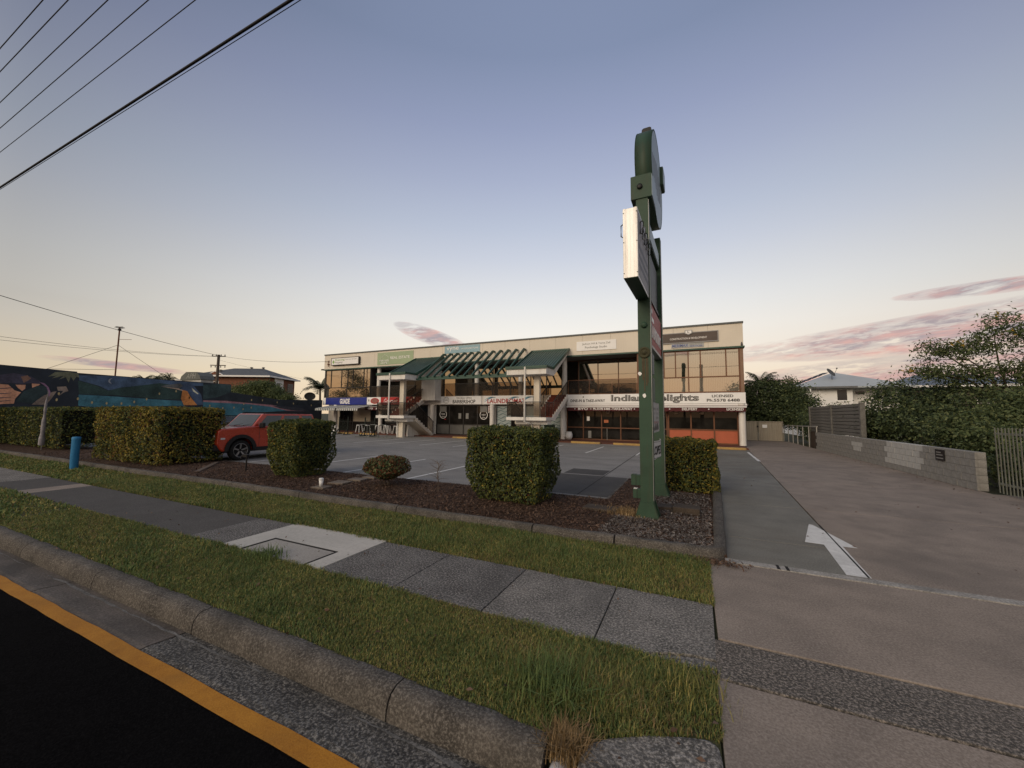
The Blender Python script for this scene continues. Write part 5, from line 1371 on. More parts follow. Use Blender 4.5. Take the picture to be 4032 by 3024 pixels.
# ------------------------------------------------------------ mural wall on the left boundary
mw = thing('mural_wall', 'long dark painted mural wall with bird, hills and moon along the left boundary', 'wall', (-33.2, 10, 0))
MB().prism([(-3, -.03), (-3, 4.40), (9.7, 4.05), (9.72, 3.98), (18.2, 3.93), (18.2, 3.32), (20.2, 3.1), (22.2, 2.88), (26.6, 3.02), (26.6, -.03)], 'x', -33.35, -33.1).build('wall', M('mural_navy', (.034, .044, .060), .7, .45, .9, 30), mw)
MUR = {
 'sky_band': [(9.79, 3.84), (11.41, 3.94), (14.49, 3.89), (16.26, 3.88), (16.27, 3.68), (13.73, 3.49), (12.53, 3.28), (11.85, 3.27), (11.13, 3.02), (10.7, 3.27), (9.82, 3.54)],
 'hill_left': [(9.78, 3.51), (10.21, 3.4), (10.71, 3.22), (11.13, 2.99), (11.48, 2.92), (11.15, 2.72), (9.87, 2.72)],
 'hill_right': [(11.13, 2.99), (11.63, 3.22), (12.52, 3.41), (13.67, 3.68), (14.83, 3.57), (15.06, 2.6), (13.54, 2.6), (11.45, 2.74), (11.07, 2.75)],
 'water': [(9.86, 2.69), (11.24, 2.66), (13.54, 2.55), (15.07, 2.5), (15.2, 2.17), (10.47, 1.96), (9.88, 2.03)],
 'water2': [(16.34, 2.51), (18.48, 2.44), (20.28, 2.4), (21.59, 2.23), (23.01, 1.91), (20.7, 1.76), (19.22, 1.71), (18.57, 1.07), (16.44, 1.03)],
 'shore': [(16.34, 2.6), (17.91, 2.62), (19.65, 2.5), (21.58, 2.4), (23.75, 2.07), (25.25, 1.9), (23.01, 1.91), (21.46, 2.24), (19.66, 2.41), (16.35, 2.48)],
 'hill3': [(16.26, 3.77), (17.28, 3.9), (18.17, 3.91), (18.17, 3.32), (17.35, 2.9), (16.33, 2.68)],
 'hill4': [(17.25, 2.87), (18.23, 3.25), (20.23, 3.02), (21.55, 2.87), (22.25, 2.79), (26.45, 2.95), (26.56, 2.5), (21.58, 2.4), (19.65, 2.54), (17.91, 2.63)],
 'reptile': [(21.58, 2.33), (22.99, 2.3), (24.51, 2.16), (25.25, 1.9), (23.76, 1.93), (22.29, 2.12)],
 'fig1': [(6.2, 3.12), (6.95, 3.1), (7.22, 3.08), (7.46, 2.79), (7.68, 2.7), (7.5, 2.34), (7.48, 2.08), (7.02, 2.04), (6.3, 2.0)],
 'fig2': [(7.46, 3.1), (7.81, 3.12), (7.81, 2.91), (7.71, 2.78), (7.55, 2.94)],
 'fig3': [(8.02, 3.21), (8.33, 3.2), (8.24, 3.07), (8.05, 2.97)],
 'fig_dark': [(6.91, 3.58), (7.36, 3.72), (7.94, 3.61), (8.32, 3.36), (8.3, 3.2), (8.0, 3.23), (7.71, 3.16), (7.3, 3.17), (6.94, 3.14)],
 'fig4': [(7.61, 3.55), (7.84, 3.65), (7.98, 3.48), (7.74, 3.21)],
 'path': [(8.1, 2.04), (8.39, 2.48), (8.81, 2.79), (8.97, 2.83), (8.8, 2.4), (8.62, 2.05)],
 'leafdark': [(7.53, 2.19), (7.77, 2.76), (8.21, 3.09), (8.54, 3.12), (8.67, 2.76), (8.11, 2.11)],
 'arc': [(8.28, 3.3), (8.47, 3.27), (8.65, 3.04), (8.74, 2.76), (8.71, 2.52), (8.65, 2.55), (8.65, 2.78), (8.57, 3.04), (8.4, 3.21)],
 'palm': [(8.58, 3.64), (8.83, 3.93), (9.33, 4.01), (9.75, 3.94), (9.82, 3.7), (9.69, 3.75), (9.59, 3.49), (9.46, 3.75), (9.4, 3.37), (9.27, 3.68), (9.01, 3.51), (9.17, 3.75), (8.72, 3.55), (8.92, 3.75)],
 'palm2': [(8.96, 3.09), (9.32, 3.14), (9.43, 2.88), (9.27, 2.79), (9.07, 2.57), (9.23, 2.87), (9.02, 2.86)],
 'orange_low': [(9.48, 1.74), (9.72, 1.7), (10.0, 1.52), (10.14, 1.34), (9.93, 1.36), (9.83, 1.24), (9.6, 1.24), (9.51, 1.07)],
 'orange_low2': [(10.21, 1.52), (10.39, 1.66), (10.43, 1.3), (10.36, 1.21)],
 'orange_low3': [(9.64, 1.0), (9.77, 1.03), (9.84, 0.93), (9.74, 0.91)],
 'bird_body': [(14.83, 3.64), (15.32, 3.84), (15.67, 3.63), (16.18, 2.99), (16.36, 2.24), (15.94, 2.23), (15.43, 3.01), (14.93, 3.28)],
 'bird_breast': [(14.99, 3.31), (15.3, 3.21), (15.5, 2.82), (15.97, 2.23), (15.14, 2.2), (14.94, 2.66)],
 'bird_beak': [(13.71, 3.47), (13.98, 3.56), (14.82, 3.75), (15.0, 3.59), (14.84, 3.43), (14.52, 3.43), (13.99, 3.44)],
 'bird_beak2': [(13.74, 3.45), (14.1, 3.42), (14.74, 3.4), (15.02, 3.27), (14.99, 3.22), (14.52, 3.34)],
 'bird_stripe': [(15.54, 3.49), (15.81, 3.24), (16.0, 3.08), (15.94, 3.03), (15.64, 3.23)],
 'navy': [(9.44, 0.87), (10.56, 0.96), (10.65, .02), (9.47, .02)]}
def mp(n, c, v=.4): return M('mural_' + n, sc3(c, 3.0), .7, v + .15, 1.1, 12)
MC = {'sky_band': mp('dusk', (.032, .052, .085)), 'hill_left': mp('hill', (.016, .030, .028)), 'hill_right': mp('hill', (.016, .030, .028)), 'water': mp('water', (.028, .085, .11)), 'water2': mp('teal', (.024, .075, .10)),
      'shore': mp('shore', (.16, .085, .095)), 'hill3': mp('hill3', (.020, .034, .036)), 'hill4': mp('hill4', (.012, .016, .020)), 'reptile': mp('reptile', (.020, .022, .028)), 'fig1': mp('orange', (.27, .135, .085)), 'fig2': mp('orange', (0, 0, 0)),
      'fig3': mp('orange', (0, 0, 0)), 'fig_dark': mp('dark', (.03, .028, .042)), 'fig4': mp('brown', (.10, .058, .042)), 'path': mp('tan', (.12, .095, .078)), 'leafdark': mp('leaf', (.016, .026, .028)), 'arc': mp('lilac', (.13, .075, .12)), 'palm': mp('khaki', (.075, .078, .052)), 'palm2': mp('tan', (0, 0, 0)),
      'orange_low': mp('orange', (0, 0, 0)), 'orange_low2': mp('orange', (0, 0, 0)), 'orange_low3': mp('cream', (.42, .30, .2)), 'bird_body': mp('bird_blue', (.030, .045, .075)), 'bird_breast': mp('breast', (.30, .11, .035)), 'bird_beak': mp('beak', (.055, .058, .058)), 'bird_beak2': mp('beak_edge', (.22, .17, .13)), 'bird_stripe': mp('cream', (0, 0, 0)), 'navy': mp('deep', (.014, .022, .05))}
for i, (nm, poly) in enumerate(MUR.items()):
    dx_ = .002 + .0012 * (i % 9) + (.012 if nm.startswith('bird') else 0)
    MB().prism(poly, 'x', -33.1 + dx_ - .001, -33.1 + dx_).build('painted_shape', MC[nm], mw)
for zz in (2.9, 2.62, 2.4, 2.22):
    MB().prism([(6.6, zz), (7.0, zz - .05), (7.35, zz + .02), (7.35, zz + .04), (7.0, zz - .01), (6.6, zz + .05)], 'x', -33.08, -33.078).build('painted_shape', MC['fig_dark'], mw)
mlight = M('mural_lamp_yellow', (.55, .44, .22), .6, .2)
for (y, z) in [(9.06, 2.7), (9.0, 2.35), (9.84, 2.44), (10.45, 2.24), (11.1, 2.21), (11.79, 2.22), (12.41, 2.34), (13.03, 2.55), (13.69, 2.95), (14.62, 3.18), (15.44, 2.75), (16.79, 2.21), (17.7, 2.05), (18.5, 2.1), (19.23, 2.42), (19.82, 2.76), (20.72, 2.77), (22.01, 2.64), (23.55, 2.58), (25.38, 2.47), (19.84, 2.13), (19.2, 1.99)]:
    MB().prism([(y + .045 * math.cos(a), z + .085 * math.sin(a)) for a in [2 * PI * i / 10 for i in range(10)]], 'x', -33.082, -33.08).build('painted_lamp', mlight, mw)
mo_ = [(11.25 - .17 * math.cos(a), 3.62 + .17 * math.sin(a)) for a in [R(-75 + 15 * i) for i in range(11)]] + [(11.30 - .14 * math.cos(a), 3.62 + .155 * math.sin(a)) for a in [R(75 - 15 * i) for i in range(11)]]
MB().prism(mo_, 'x', -33.078, -33.076).build('painted_moon', M('mural_moon', (.34, .37, .42), .6), mw)

# ------------------------------------------------------------ right hand boundary : block wall, sleepers, railing, pickets, gate
m_blk = ground('grey_block', (0.305, 0.299, 0.280), (0.215, 0.208, 0.195), (0.403, 0.397, 0.377), 45, 4, 1.2, .35, .9, .4, .005, (0.117, 0.112, 0.104), .55)
m_blkp = ground('pale_block', (0.495, 0.495, 0.473), (0.420, 0.420, 0.405), (0.600, 0.593, 0.570), 45, 4, 1.2, .3, .9, .3, .004, (0.180, 0.173, 0.165), .4)
m_mort = M('mortar', (.075, .072, .066), .95, .3)
bw = thing('block_wall', 'low grey concrete block wall along the right of the driveway', 'wall', (6.45, 20, 0))
MB().box(6.37, 6.54, 13.65, 27.2, -.03, .94).build('mortar_core', m_mort, bw)
blk = MB().box(-.1, .1, -.195, .195, -.0925, .0925).build('block', m_blk, bw, bevel=.006, segs=1, origin=(0, 0, 0))
blkp = MB().box(-.1, .1, -.195, .195, -.0925, .0925).build('block', m_blkp, bw, bevel=.006, segs=1, origin=(0, 0, 0))
rb = random.Random(2)
first = {id(blk): True, id(blkp): True}
for r_ in range(5):
    y = 13.62 + (.2 if r_ % 2 else 0.0)
    j = 0
    if r_ % 2:
        hb = share(blk, 'block', (0, 0, 0), bw, (1, .487, 1)); hb.location = Vector((6.455, 13.715, .0945 + r_ * .19)) - origin_of(bw)
    while y < 26.9:
        pale = (15.9 + .25 * (r_ % 2) < y < 18.4 and r_ > 0) or (20.6 < y < 21.6 and r_ in (2, 3))
        s_ = blkp if pale else blk
        if first[id(s_)]: o = s_; first[id(s_)] = False
        else: o = share(s_, 'block', (0, 0, 0), bw)
        o.location = Vector((6.455 + rb.uniform(-.004, .004), y + .195, .0945 + r_ * .19)) - origin_of(bw)
        y += .4
sg = thing('notice', 'small dark notice plate with pale lettering on the block wall', 'sign', (6.345, 15.1, .62))
MB().box(6.325, 6.348, 14.86, 15.28, .60, .90).build('plate', black_p, sg)
for z_, a, c in ((.82, 15.0, 15.22), (.75, 14.92, 15.22), (.66, 14.9, 15.24)): MB().box(6.322, 6.325, a, c, z_ - .012, z_ + .018).build('print', txt_grey, sg)
m_slp = ground('grey_sleeper', (.19, .185, .172), (.13, .126, .117), (.25, .245, .23), 30, 3, .8, .35, .9, .4, .006, (.05, .048, .043), .6, (1, .3, 3))
sw = thing('sleeper_fence', 'grey fence of stacked horizontal sleepers on the block wall', 'fence', (6.65, 25, .95))
slp = None
for i in range(9):
    z = .955 + i * .163
    if slp is None: slp = MB().box(6.60, 6.68, 21.42, 29.2, z, z + .143).build('sleeper', m_slp, sw, bevel=.01); z_first = z
    else: share(slp, 'sleeper', (rb.uniform(-.006, .006), 0, z - z_first), sw)
MB().box(6.69, 6.70, 21.45, 29.15, .96, 2.40).build('gap_shade_sheet', m_mort, sw)  # dark sheet added behind the sleepers so their gaps read as shaded lines
for y in (21.33, 25.2, 29.2): MB().box(6.55, 6.72, y - .08, y + .08, .0, 2.44).build('post', m_slp, sw)
MB().box(6.56, 6.70, 26.95, 29.4, 0.0, .94).build('base_wall', M('brown_base', (.075, .055, .042), .9), sw)
rl = thing('pipe_railing', 'pale pipe railing beyond the sleeper fence near the gate', 'railing', (6.3, 31, 0))
MB().tube([(6.45, 27.2, 1.27), (6.40, 36.0, 1.15)], .03, 8).build('top_rail', M('pale_pipe', (.40, .39, .36), .5), rl)
for y in (27.25, 28.9, 30.3, 31.7, 33.0, 34.4, 35.8): MB().tube([(6.43, y, -.03), (6.43, y, 1.25)], .028, 8).build('post', MATS['pale_pipe'], rl)
gt = thing('double_gate', 'pair of cream ribbed steel gates at the end of the driveway', 'gate', (4.5, 34.3, 0))
m_gate = M('cream_sheet_steel', (.36, .32, .255), .6, .12, 1, stain=(.2, .17, .13), stain_amt=.4)
for (a, c) in ((2.98, 4.52), (4.56, 6.1)):
    k = MB(); prof = []; x = a
    while x < c - .1: prof += [(x, 34.30), (x + .07, 34.30), (x + .085, 34.275), (x + .125, 34.275), (x + .14, 34.30)]; x += .15
    pts = [];
    for (px_, py_) in prof: pts += [(px_, py_, .06), (px_, py_, 1.42)]
    k.add(pts, [(2 * i, 2 * i + 2, 2 * i + 3, 2 * i + 1) for i in range(len(prof) - 1)])
    lf = k.build('gate_leaf', m_gate, gt)
    k = MB(); k.box(a, c, 34.25, 34.32, 1.42, 1.47); k.box(a, c, 34.25, 34.32, .03, .06); k.box(a, a + .03, 34.25, 34.32, .06, 1.42); k.box(c - .03, c, 34.25, 34.32, .06, 1.42); k.build('gate_frame', m_gate, lf)
MB().box(4.44, 4.56, 34.2, 34.25, 1.02, 1.14).build('latch', black_p, gt)
MB().box(4.8, 5.1, 34.24, 34.248, .98, 1.22).build('notice', white_s, gt)
m_pick = M('pale_green_picket', (.20, .21, .175), .6, .2, stain=(.12, .09, .06), stain_amt=.3)
pf = thing('picket_fence', 'pale metal picket fence at the right edge', 'fence', (6.6, 12, 0))
MB().box(6.59, 6.62, 9.0, 13.35, 1.40, 1.45).build('rail', m_pick, pf); MB().box(6.59, 6.62, 9.0, 13.35, .22, .27).build('rail', m_pick, pf)
pk0 = None
for i in range(44):
    y = 13.3 - i * .112
    if pk0 is None: pk0 = MB().box(6.578, 6.589, y - .018, y + .018, .03, 1.57).build('picket', m_pick, pf, bevel=.004); y_first = y
    else: share(pk0, 'picket', (0, y - y_first, rb.uniform(-.01, .01)), pf)

# ------------------------------------------------------------ houses on the right
m_white_wall = M('white_house_wall', (.84, .84, .84), .8, .08, .7)
m_roofgrey = M('pale_grey_metal_roof', (.40, .44, .46), .5, .1, 1)
m_roofblue = M('slate_blue_roof', (.10, .125, .16), .5, .15, 1)
m_brickred = M('red_brick', (.20, .085, .052), .85, .25, 4)
m_winddark = glassmat('house_window_glass', (.015, .016, .018), (.5, .52, .55), .03)
def hip(x0, x1, y0, y1, ze, zr, ridge, k, th=.12):
    (rx0, ry0), (rx1, ry1) = ridge
    vs = [(x0, y0, ze), (x1, y0, ze), (x1, y1, ze), (x0, y1, ze), (rx0, ry0, zr), (rx1, ry1, zr), (x0, y0, ze - th), (x1, y0, ze - th), (x1, y1, ze - th), (x0, y1, ze - th)]
    k.add(vs, [(0, 1, 5, 4) if ry0 == ry1 else (0, 1, 4), (1, 2, 5) if ry0 == ry1 else (1, 2, 5, 4), (2, 3, 4, 5) if ry0 == ry1 else (2, 3, 5), (3, 0, 4) if ry0 == ry1 else (3, 0, 4, 5), (0, 6, 7, 1), (1, 7, 8, 2), (2, 8, 9, 3), (3, 9, 6, 0), (6, 9, 8, 7)])
    return k
wh = thing('white_house', 'white house with pale grey hipped roof behind the gate', 'house', (12, 50, 0))
MB().box(9.8, 13.72, 46, 56, -.03, 4.6).build('wall', m_white_wall, wh)
MB().box(13.72, 17.4, 47.2, 56, -.03, 4.6).build('wall', m_white_wall, wh)
rf = hip(9.2, 18.0, 45.4, 56.6, 4.72, 6.45, ((13.3, 49.6), (13.9, 52.4)), MB()).build('roof', m_roofgrey, wh)
MB().box(9.12, 13.9, 45.28, 45.395, 4.56, 4.74).build('gutter', M('gutter_grey', (.14, .145, .15), .5), rf)
MB().box(9.05, 9.19, 45.4, 56.6, 4.56, 4.74).build('gutter', MATS['gutter_grey'], rf)
k = MB()
for i in range(6): k.bar((9.25 + i * .62, 46.6 + i * .62, 4.98 + i * .26), (9.7 + i * .62, 47.05 + i * .62, 5.17 + i * .26), .5, .05)
k.build('solar_panel', black_p, rf)
w_ = MB().box(12.5, 13.35, 45.97, 46.02, 3.4, 4.5).build('window', white_s, wh); MB().box(12.56, 13.29, 45.955, 45.968, 3.46, 4.44).build('pane', m_winddark, w_); MB().box(12.45, 13.4, 45.9, 46.0, 3.3, 3.39).build('sill', white_s, w_)
w_ = MB().box(14.2, 15.0, 47.17, 47.22, 4.0, 4.4).build('window', white_s, wh); MB().box(14.26, 14.94, 47.155, 47.168, 4.05, 4.35).build('pane', m_winddark, w_)
MB().tube([(11.2, 45.92, 4.5), (11.2, 45.92, 0)], .05, 8).build('downpipe', white_s, wh)
MB().box(10.3, 10.42, 45.3, 45.42, 4.28, 4.54).build('rainhead', white_s, wh)
ds = thing('satellite_dish', 'grey satellite dish on the pale roof of the white house', 'satellite dish', (12.6, 47.2, 5.4))
MB().tube([(12.6, 47.4, 5.3), (12.6, 47.3, 6.05)], .03, 6).build('mast', M('dish_grey', (.09, .095, .10), .6), ds)
k = MB(); n = 20; P0 = Vector((12.5, 47.15, 6.25)); ax = Vector((.62, -.55, .55)).normalized(); u_ = ax.cross(Vector((0, 0, 1))).normalized(); v_ = ax.cross(u_)
pts = [P0 - ax * .1] + [P0 + (u_ * math.cos(2 * PI * i / n) + v_ * math.sin(2 * PI * i / n)) * .28 - ax * .06 for i in range(n)] + [P0 + (u_ * math.cos(2 * PI * i / n) + v_ * math.sin(2 * PI * i / n)) * .48 for i in range(n)]
k.add(pts, [(0, 1 + i, 1 + (i + 1) % n) for i in range(n)] + [(1 + i, 1 + n + i, 1 + n + (i + 1) % n, 1 + (i + 1) % n) for i in range(n)], True)
k.build('reflector', MATS['dish_grey'], ds)
k = MB(); k.tube([P0 - v_ * -.4, P0 + ax * .62], .018, 5); k.box(P0.x + ax.x * .6 - .05, P0.x + ax.x * .6 + .05, P0.y + ax.y * .6 - .05, P0.y + ax.y * .6 + .05, P0.z + ax.z * .6 - .06, P0.z + ax.z * .6 + .06); k.build('feed_arm', MATS['dish_grey'], ds)
h2 = thing('blue_roofed_house', 'house with slate blue roof behind the flowering tree', 'house', (22, 50, 0))
MB().box(18.8, 26, 48.4, 56, -.03, 4.7).build('wall', M('brown_grey_wall', (.12, .10, .085), .85), h2)
rf = hip(18.0, 27, 47.6, 57, 4.82, 6.2, ((20.6, 52.3), (24.3, 52.3)), MB()).build('roof', m_roofblue, h2)
MB().box(17.95, 27.05, 47.5, 47.6, 4.66, 4.84).build('gutter', white_s, rf)
for x in (20.2, 23): w_ = MB().box(x, x + 1.4, 48.36, 48.41, 3.2, 4.3).build('window', white_s, h2); MB().box(x + .06, x + 1.34, 48.345, 48.358, 3.26, 4.24).build('pane', m_winddark, w_)

# ------------------------------------------------------------ trees on the right
tree('shrub_thicket', 'dense dark shrubs overhanging the gate', 'shrub', (5.8, 36.5, 0), 1.6, [(5.4, 36.3, 3.3, 1.5, 1.3, 1.5), (6.9, 36.3, 3.5, 1.3, 1.2, 1.35), (7.8, 36, 2.6, 1.0, 1.0, .9), (4.2, 36.6, 3.0, 1.1, 1.2, 1.6), (6.2, 36, 2.2, 1.8, 1.0, 1.0), (7.2, 35.5, 1.9, 1.0, .9, .9), (3.7, 36.8, 1.7, 1.0, 1.0, 1.1), (5.0, 36.6, 1.5, 1.3, .9, .9)], 32000, .17, [LM_DARK, LM_BUSH], 31, 'garden shrubs and trees behind the walls', depth=.6)
palm('palm_tree', 'feathery palm top rising out of the shrubs by the gate', (5.4, 37.4, 0), 4.4, 14, 1.7, 32, 'palms')
tree('garden_shrub', 'rounded green shrub behind the sleeper fence', 'shrub', (8.4, 22, 0), 1.0, [(7.7, 23.6, 1.5, .8, 1.3, .8), (7.5, 22.2, 1.3, .6, 1.1, .7), (8.0, 21.6, 2.1, 1.15, 1.5, 1.2), (9.2, 20.6, 2.2, 1.2, 1.3, 1.1), (8.3, 19.6, 1.5, .95, 1.2, .85)], 26000, .12, [LM_BUSH, LM_DARK], 33, 'garden shrubs and trees behind the walls', depth=.55)
tree('garden_shrub', 'low leafy shrub behind the middle of the block wall', 'shrub', (8.3, 17, 0), .7, [(8.2, 17.2, 1.35, 1.0, 1.3, .8), (9.4, 17, 1.8, 1.2, 1.2, 1.0), (8.0, 15.6, 1.1, .8, .9, .6)], 24000, .10, [LM_BUSH, LM_YARD], 34, 'garden shrubs and trees behind the walls', depth=.6)
def fm(P, rng):
    f = np.zeros(len(P), int)
    tips = np.array([(7.9, 19.6, 4.6), (8.9, 19.5, 4.55), (7.55, 19.6, 3.65), (10.1, 19.6, 5.65), (10.1, 19.2, 4.7), (10.8, 19.2, 4.3), (10.4, 19.1, 3.75), (11.6, 19.0, 4.9)])
    d = np.linalg.norm(P[:, None, :] - tips[None], axis=2).min(1)
    return np.where((d < .22) & (rng.random(len(P)) < .8), 2, rng.integers(0, 2, len(P)))
tree('flowering_tree', 'spreading tree with yellow blossoms at the right edge', 'tree', (10.6, 20.3, 0), 2.6, [(10.1, 20, 4.8, .95, .9, .85), (9.1, 20, 4.25, .95, .8, .38), (8.45, 19.9, 4.45, .55, .5, .25), (8.4, 20, 3.5, .95, .7, .28), (9.5, 20, 3.45, .9, .8, .45), (10.9, 19.8, 3.6, 1.3, 1.1, .8), (11.5, 19.5, 4.9, .9, .9, .85), (12.2, 19.5, 3.6, 1.2, 1.1, 1.0), (7.9, 19.7, 3.6, .4, .4, .18)], 13000, .12, [LM_YARD, LM_BUSH, LM_FLOWER], 35, 'garden shrubs and trees behind the walls', mfun=fm, depth=.75, aspect=.38)
tree('garden_shrub', 'dark shrub filling the gap below the flowering tree', 'shrub', (10.6, 17.2, 0), .9, [(10.4, 17.3, 2.0, 1.4, 1.2, 1.1), (11.6, 16.8, 1.9, 1.2, 1.2, 1.1), (9.9, 15.4, 1.3, 1.0, 1.0, .8)], 26000, .115, [LM_DARK, LM_BUSH], 36, 'garden shrubs and trees behind the walls', depth=.6)
tree('garden_shrub', 'weedy undergrowth behind the pale pickets', 'shrub', (8.0, 13.2, 0), .5, [(8.0, 13.6, .75, .8, 1.1, .6), (8.6, 12.4, .9, .9, 1.0, .7), (7.4, 12.2, .45, .5, .9, .35), (7.3, 14.4, .5, .5, .8, .4), (9.4, 13.4, 1.2, 1.0, 1.0, .9)], 20000, .085, [LM_DARK, LM_BUSH], 37, 'garden shrubs and trees behind the walls', depth=.6)

tree('garden_shrub', 'dark low shrubs behind the pipe railing', 'shrub', (8.0, 31, 0), .5, [(7.6, 29.6, 1.0, .8, 1.0, .9), (7.7, 31.4, 1.1, .9, 1.1, 1.0), (7.6, 33.4, 1.2, .9, 1.2, 1.1), (8.6, 30.5, 1.6, .9, 1.3, 1.2)], 16000, .12, [LM_DARK, LM_BUSH], 38, 'garden shrubs and trees behind the walls', depth=.6)
# ------------------------------------------------------------ left background
bh = thing('brick_house', 'two storey brick house with grey hipped roof behind the mural wall', 'house', (-60, 38.5, 0), rz=math.atan2(-.422, -.906))
HX, HY = 13.0, -8.6
LB().box(.6, HX - .6, HY + .6, -.6, -.03, 7.3).build('wall', m_brickred, bh)
rf = hip(0, HX, HY, 0, 7.52, 9.1, ((3.9, HY / 2), (HX - 4.2, HY / 2)), LB(), .2).build('roof', M('grey_tile_roof', (.105, .115, .125), .7, .2, 3), bh)
k = LB(); k.box(-.06, HX + .06, .0, .1, 7.3, 7.53); k.box(-.1, .0, HY, 0, 7.3, 7.53); k.build('gutter', white_s, rf)
k = LB(); k.prism([(7.4, 7.54), (8.9, 8.25), (10.4, 7.54)], 'y', -.35, -.25); k.build('gablet', white_s, rf)
k = LB(); k.prism([(7.7, 7.56), (8.9, 8.12), (10.1, 7.56)], 'y', -.25, -.24); k.build('gablet_infill', m_brickred, rf)
for x in (3.9, 5.9, 9.4): LB().lathe((x, HY / 2 + (.0 if x < 6 else 2.2), 9.0 if x < 6 else 8.3), [(.16, 0), (.16, .22), (.24, .22), (.24, .3), (0, .36)], 10).build('roof_vent', txt_grey, rf)
for (x0, x1, z0, z1) in ((2.0, 3.6, 5.3, 6.6), (8.4, 10.2, 5.7, 6.6)):
    w_ = LB().box(x0, x1, -.62, -.56, z0, z1).build('window', white_s, bh)
    for a, c in ((x0 + .06, (x0 + x1) / 2 - .03), ((x0 + x1) / 2 + .03, x1 - .06)): LB().box(a, c, -.557, -.548, z0 + .06, z1 - .06).build('pane', m_winddark, w_)
LB().box(.52, .59, -4.6, -2.2, 3.0, 7.28).build('white_panel', m_white_wall, bh)
w_ = LB().box(.46, .515, -3.6, -2.8, 5.6, 6.6).build('window', txt_grey, bh); LB().box(.445, .458, -3.54, -2.86, 5.66, 6.54).build('pane', m_winddark, w_)
w_ = LB().box(.53, .585, -7.4, -5.9, 5.2, 6.7).build('window', txt_grey, bh); LB().box(.515, .528, -7.3, -6.0, 5.26, 6.64).build('pane', m_winddark, w_)
LB().box(HX - .55, HX + 3.0, -7, -1.2, -.03, 6.6).build('wall', m_brickred, bh); LB().box(HX - .6, HX + 3.2, -7.2, -1.0, 6.62, 6.9).build('flat_roof', white_s, bh)
LB().box(HX + .6, HX + 2.0, -3.2, -1.8, 6.92, 7.9).build('chimney_box', M('grey_render', (.19, .19, .185), .8), bh)
tree('garden_shrub', 'green shrubs below the brick house', 'shrub', (-49, 30.5, 0), 2.2, [(-51.8, 30, 4.2, 1.5, 1.1, 1.0), (-49.2, 30, 4.5, 1.9, 1.2, 1.1), (-46.6, 30.6, 4.0, 1.5, 1.1, .95), (-44.6, 31, 3.3, 1.1, 1.0, .7), (-53.5, 30, 4.2, 1.2, 1.0, .7), (-47.8, 30, 5.0, 1.3, 1.0, .7)], 20000, .19, [LM_BUSH, LM_YARD], 41, 'garden shrubs and trees behind the walls', depth=.6)
palm('palm_tree', 'palm tree beside the left end of the shop building', (-42.6, 34, 0), 4.9, 17, 2.5, 42, 'palms')
for i, (x, y, h) in enumerate(((-48.2, 19.8, 5.25), (-46.4, 19.9, 5.2), (-50.5, 19.6, 5.1))): palm('palm_tree', ['middle of the three small palm tops above the mural wall', 'small palm top next to the graffitied shed', 'lowest small palm top above the mural wall'][i], (x, y, 0), h - .25, 12, .95, 50 + i, 'palms')
sh = thing('graffitied_shed', 'grey shed roof with white graffiti above the mural wall', 'shed', (-43, 22, 0))
MB().box(-44.2, -40.9, 19.9, 20.9, -.03, 4.7).build('wall', M('shed_white', (.45, .45, .44), .8), sh)
MB().prism([(-44.3, 4.72), (-44.1, 5.1), (-43.3, 5.48), (-41.5, 5.42), (-41.0, 5.05), (-40.8, 4.72)], 'y', 19.8, 21.0).build('roof', M('shed_grey', (.13, .14, .135), .7), sh)
text('APH', -43.2, -41.6, 4.85, 5.3, 19.795, M('graffiti_white', (.38, .39, .38), .7), sh, -.01, .25, name='graffiti')
dsb = thing('satellite_dish', 'dark round satellite dish near the left end of the shop building', 'satellite dish', (-41.9, 32, 0))
MB().tube([(-41.9, 32, 0), (-41.9, 32, 3.6)], .05, 8).build('mast', black_p, dsb)
k = MB(); n = 22; P0 = Vector((-41.9, 31.9, 3.75)); ax = Vector((.78, -.6, .1)).normalized(); u_ = ax.cross(Vector((0, 0, 1))).normalized(); v_ = ax.cross(u_)
pts = [P0 - ax * .12] + [P0 + (u_ * math.cos(2 * PI * i / n) + v_ * math.sin(2 * PI * i / n) * .8) * .62 for i in range(n)]
k.add(pts, [(0, 1 + i, 1 + (i + 1) % n) for i in range(n)], True); k.build('reflector', black_p, dsb)

# ------------------------------------------------------------ poles and wires
m_pole = M('pole_timber', (.105, .088, .075), .9, .3, 3, 40, stretch=(6, 6, .5))
m_wire = M('wire', (.022, .022, .028), .7, .1)
tp = thing('telegraph_pole', 'timber telegraph pole with two crossarms in front of the brick house', 'pole', (-54, 28, 0))
MB().tube([(-54, 28, 0), (-54, 28, 8.95)], [.2, .15], 10).build('pole', m_pole, tp)
for z, L in ((8.75, .85), (7.6, .95)):
    a_ = MB().bar((-54 - L * .8, 28 - L * .5, z), (-54 + L * .8, 28 + L * .5, z), .1, .1).build('crossarm', m_pole, tp)
    for f in (-.9, -.35, .35, .9): MB().lathe((-54 + L * .8 * f, 28 + L * .5 * f, z + (.05 if z > 8 else -.28)), [(.05, 0), (.07, .08), (.04, .2), (0, .22)], 8).build('insulator', txt_grey, a_)
an = thing('antenna_mast', 'thin television antenna mast with stays above the mural wall', 'antenna', (-40.7, 14, 0))
MB().tube([(-40.75, 14, 0), (-40.7, 14, 8.3)], .05, 8).build('mast', rust, an)
k = MB(); k.bar((-40.95, 13.9, 8.35), (-40.45, 14.1, 8.35), .03, .03)
for i in range(5): k.bar((-40.9 + i * .1, 13.75, 8.28 + .05 * (i % 2)), (-40.9 + i * .1, 14.25, 8.28 + .05 * (i % 2)), .02, .02)
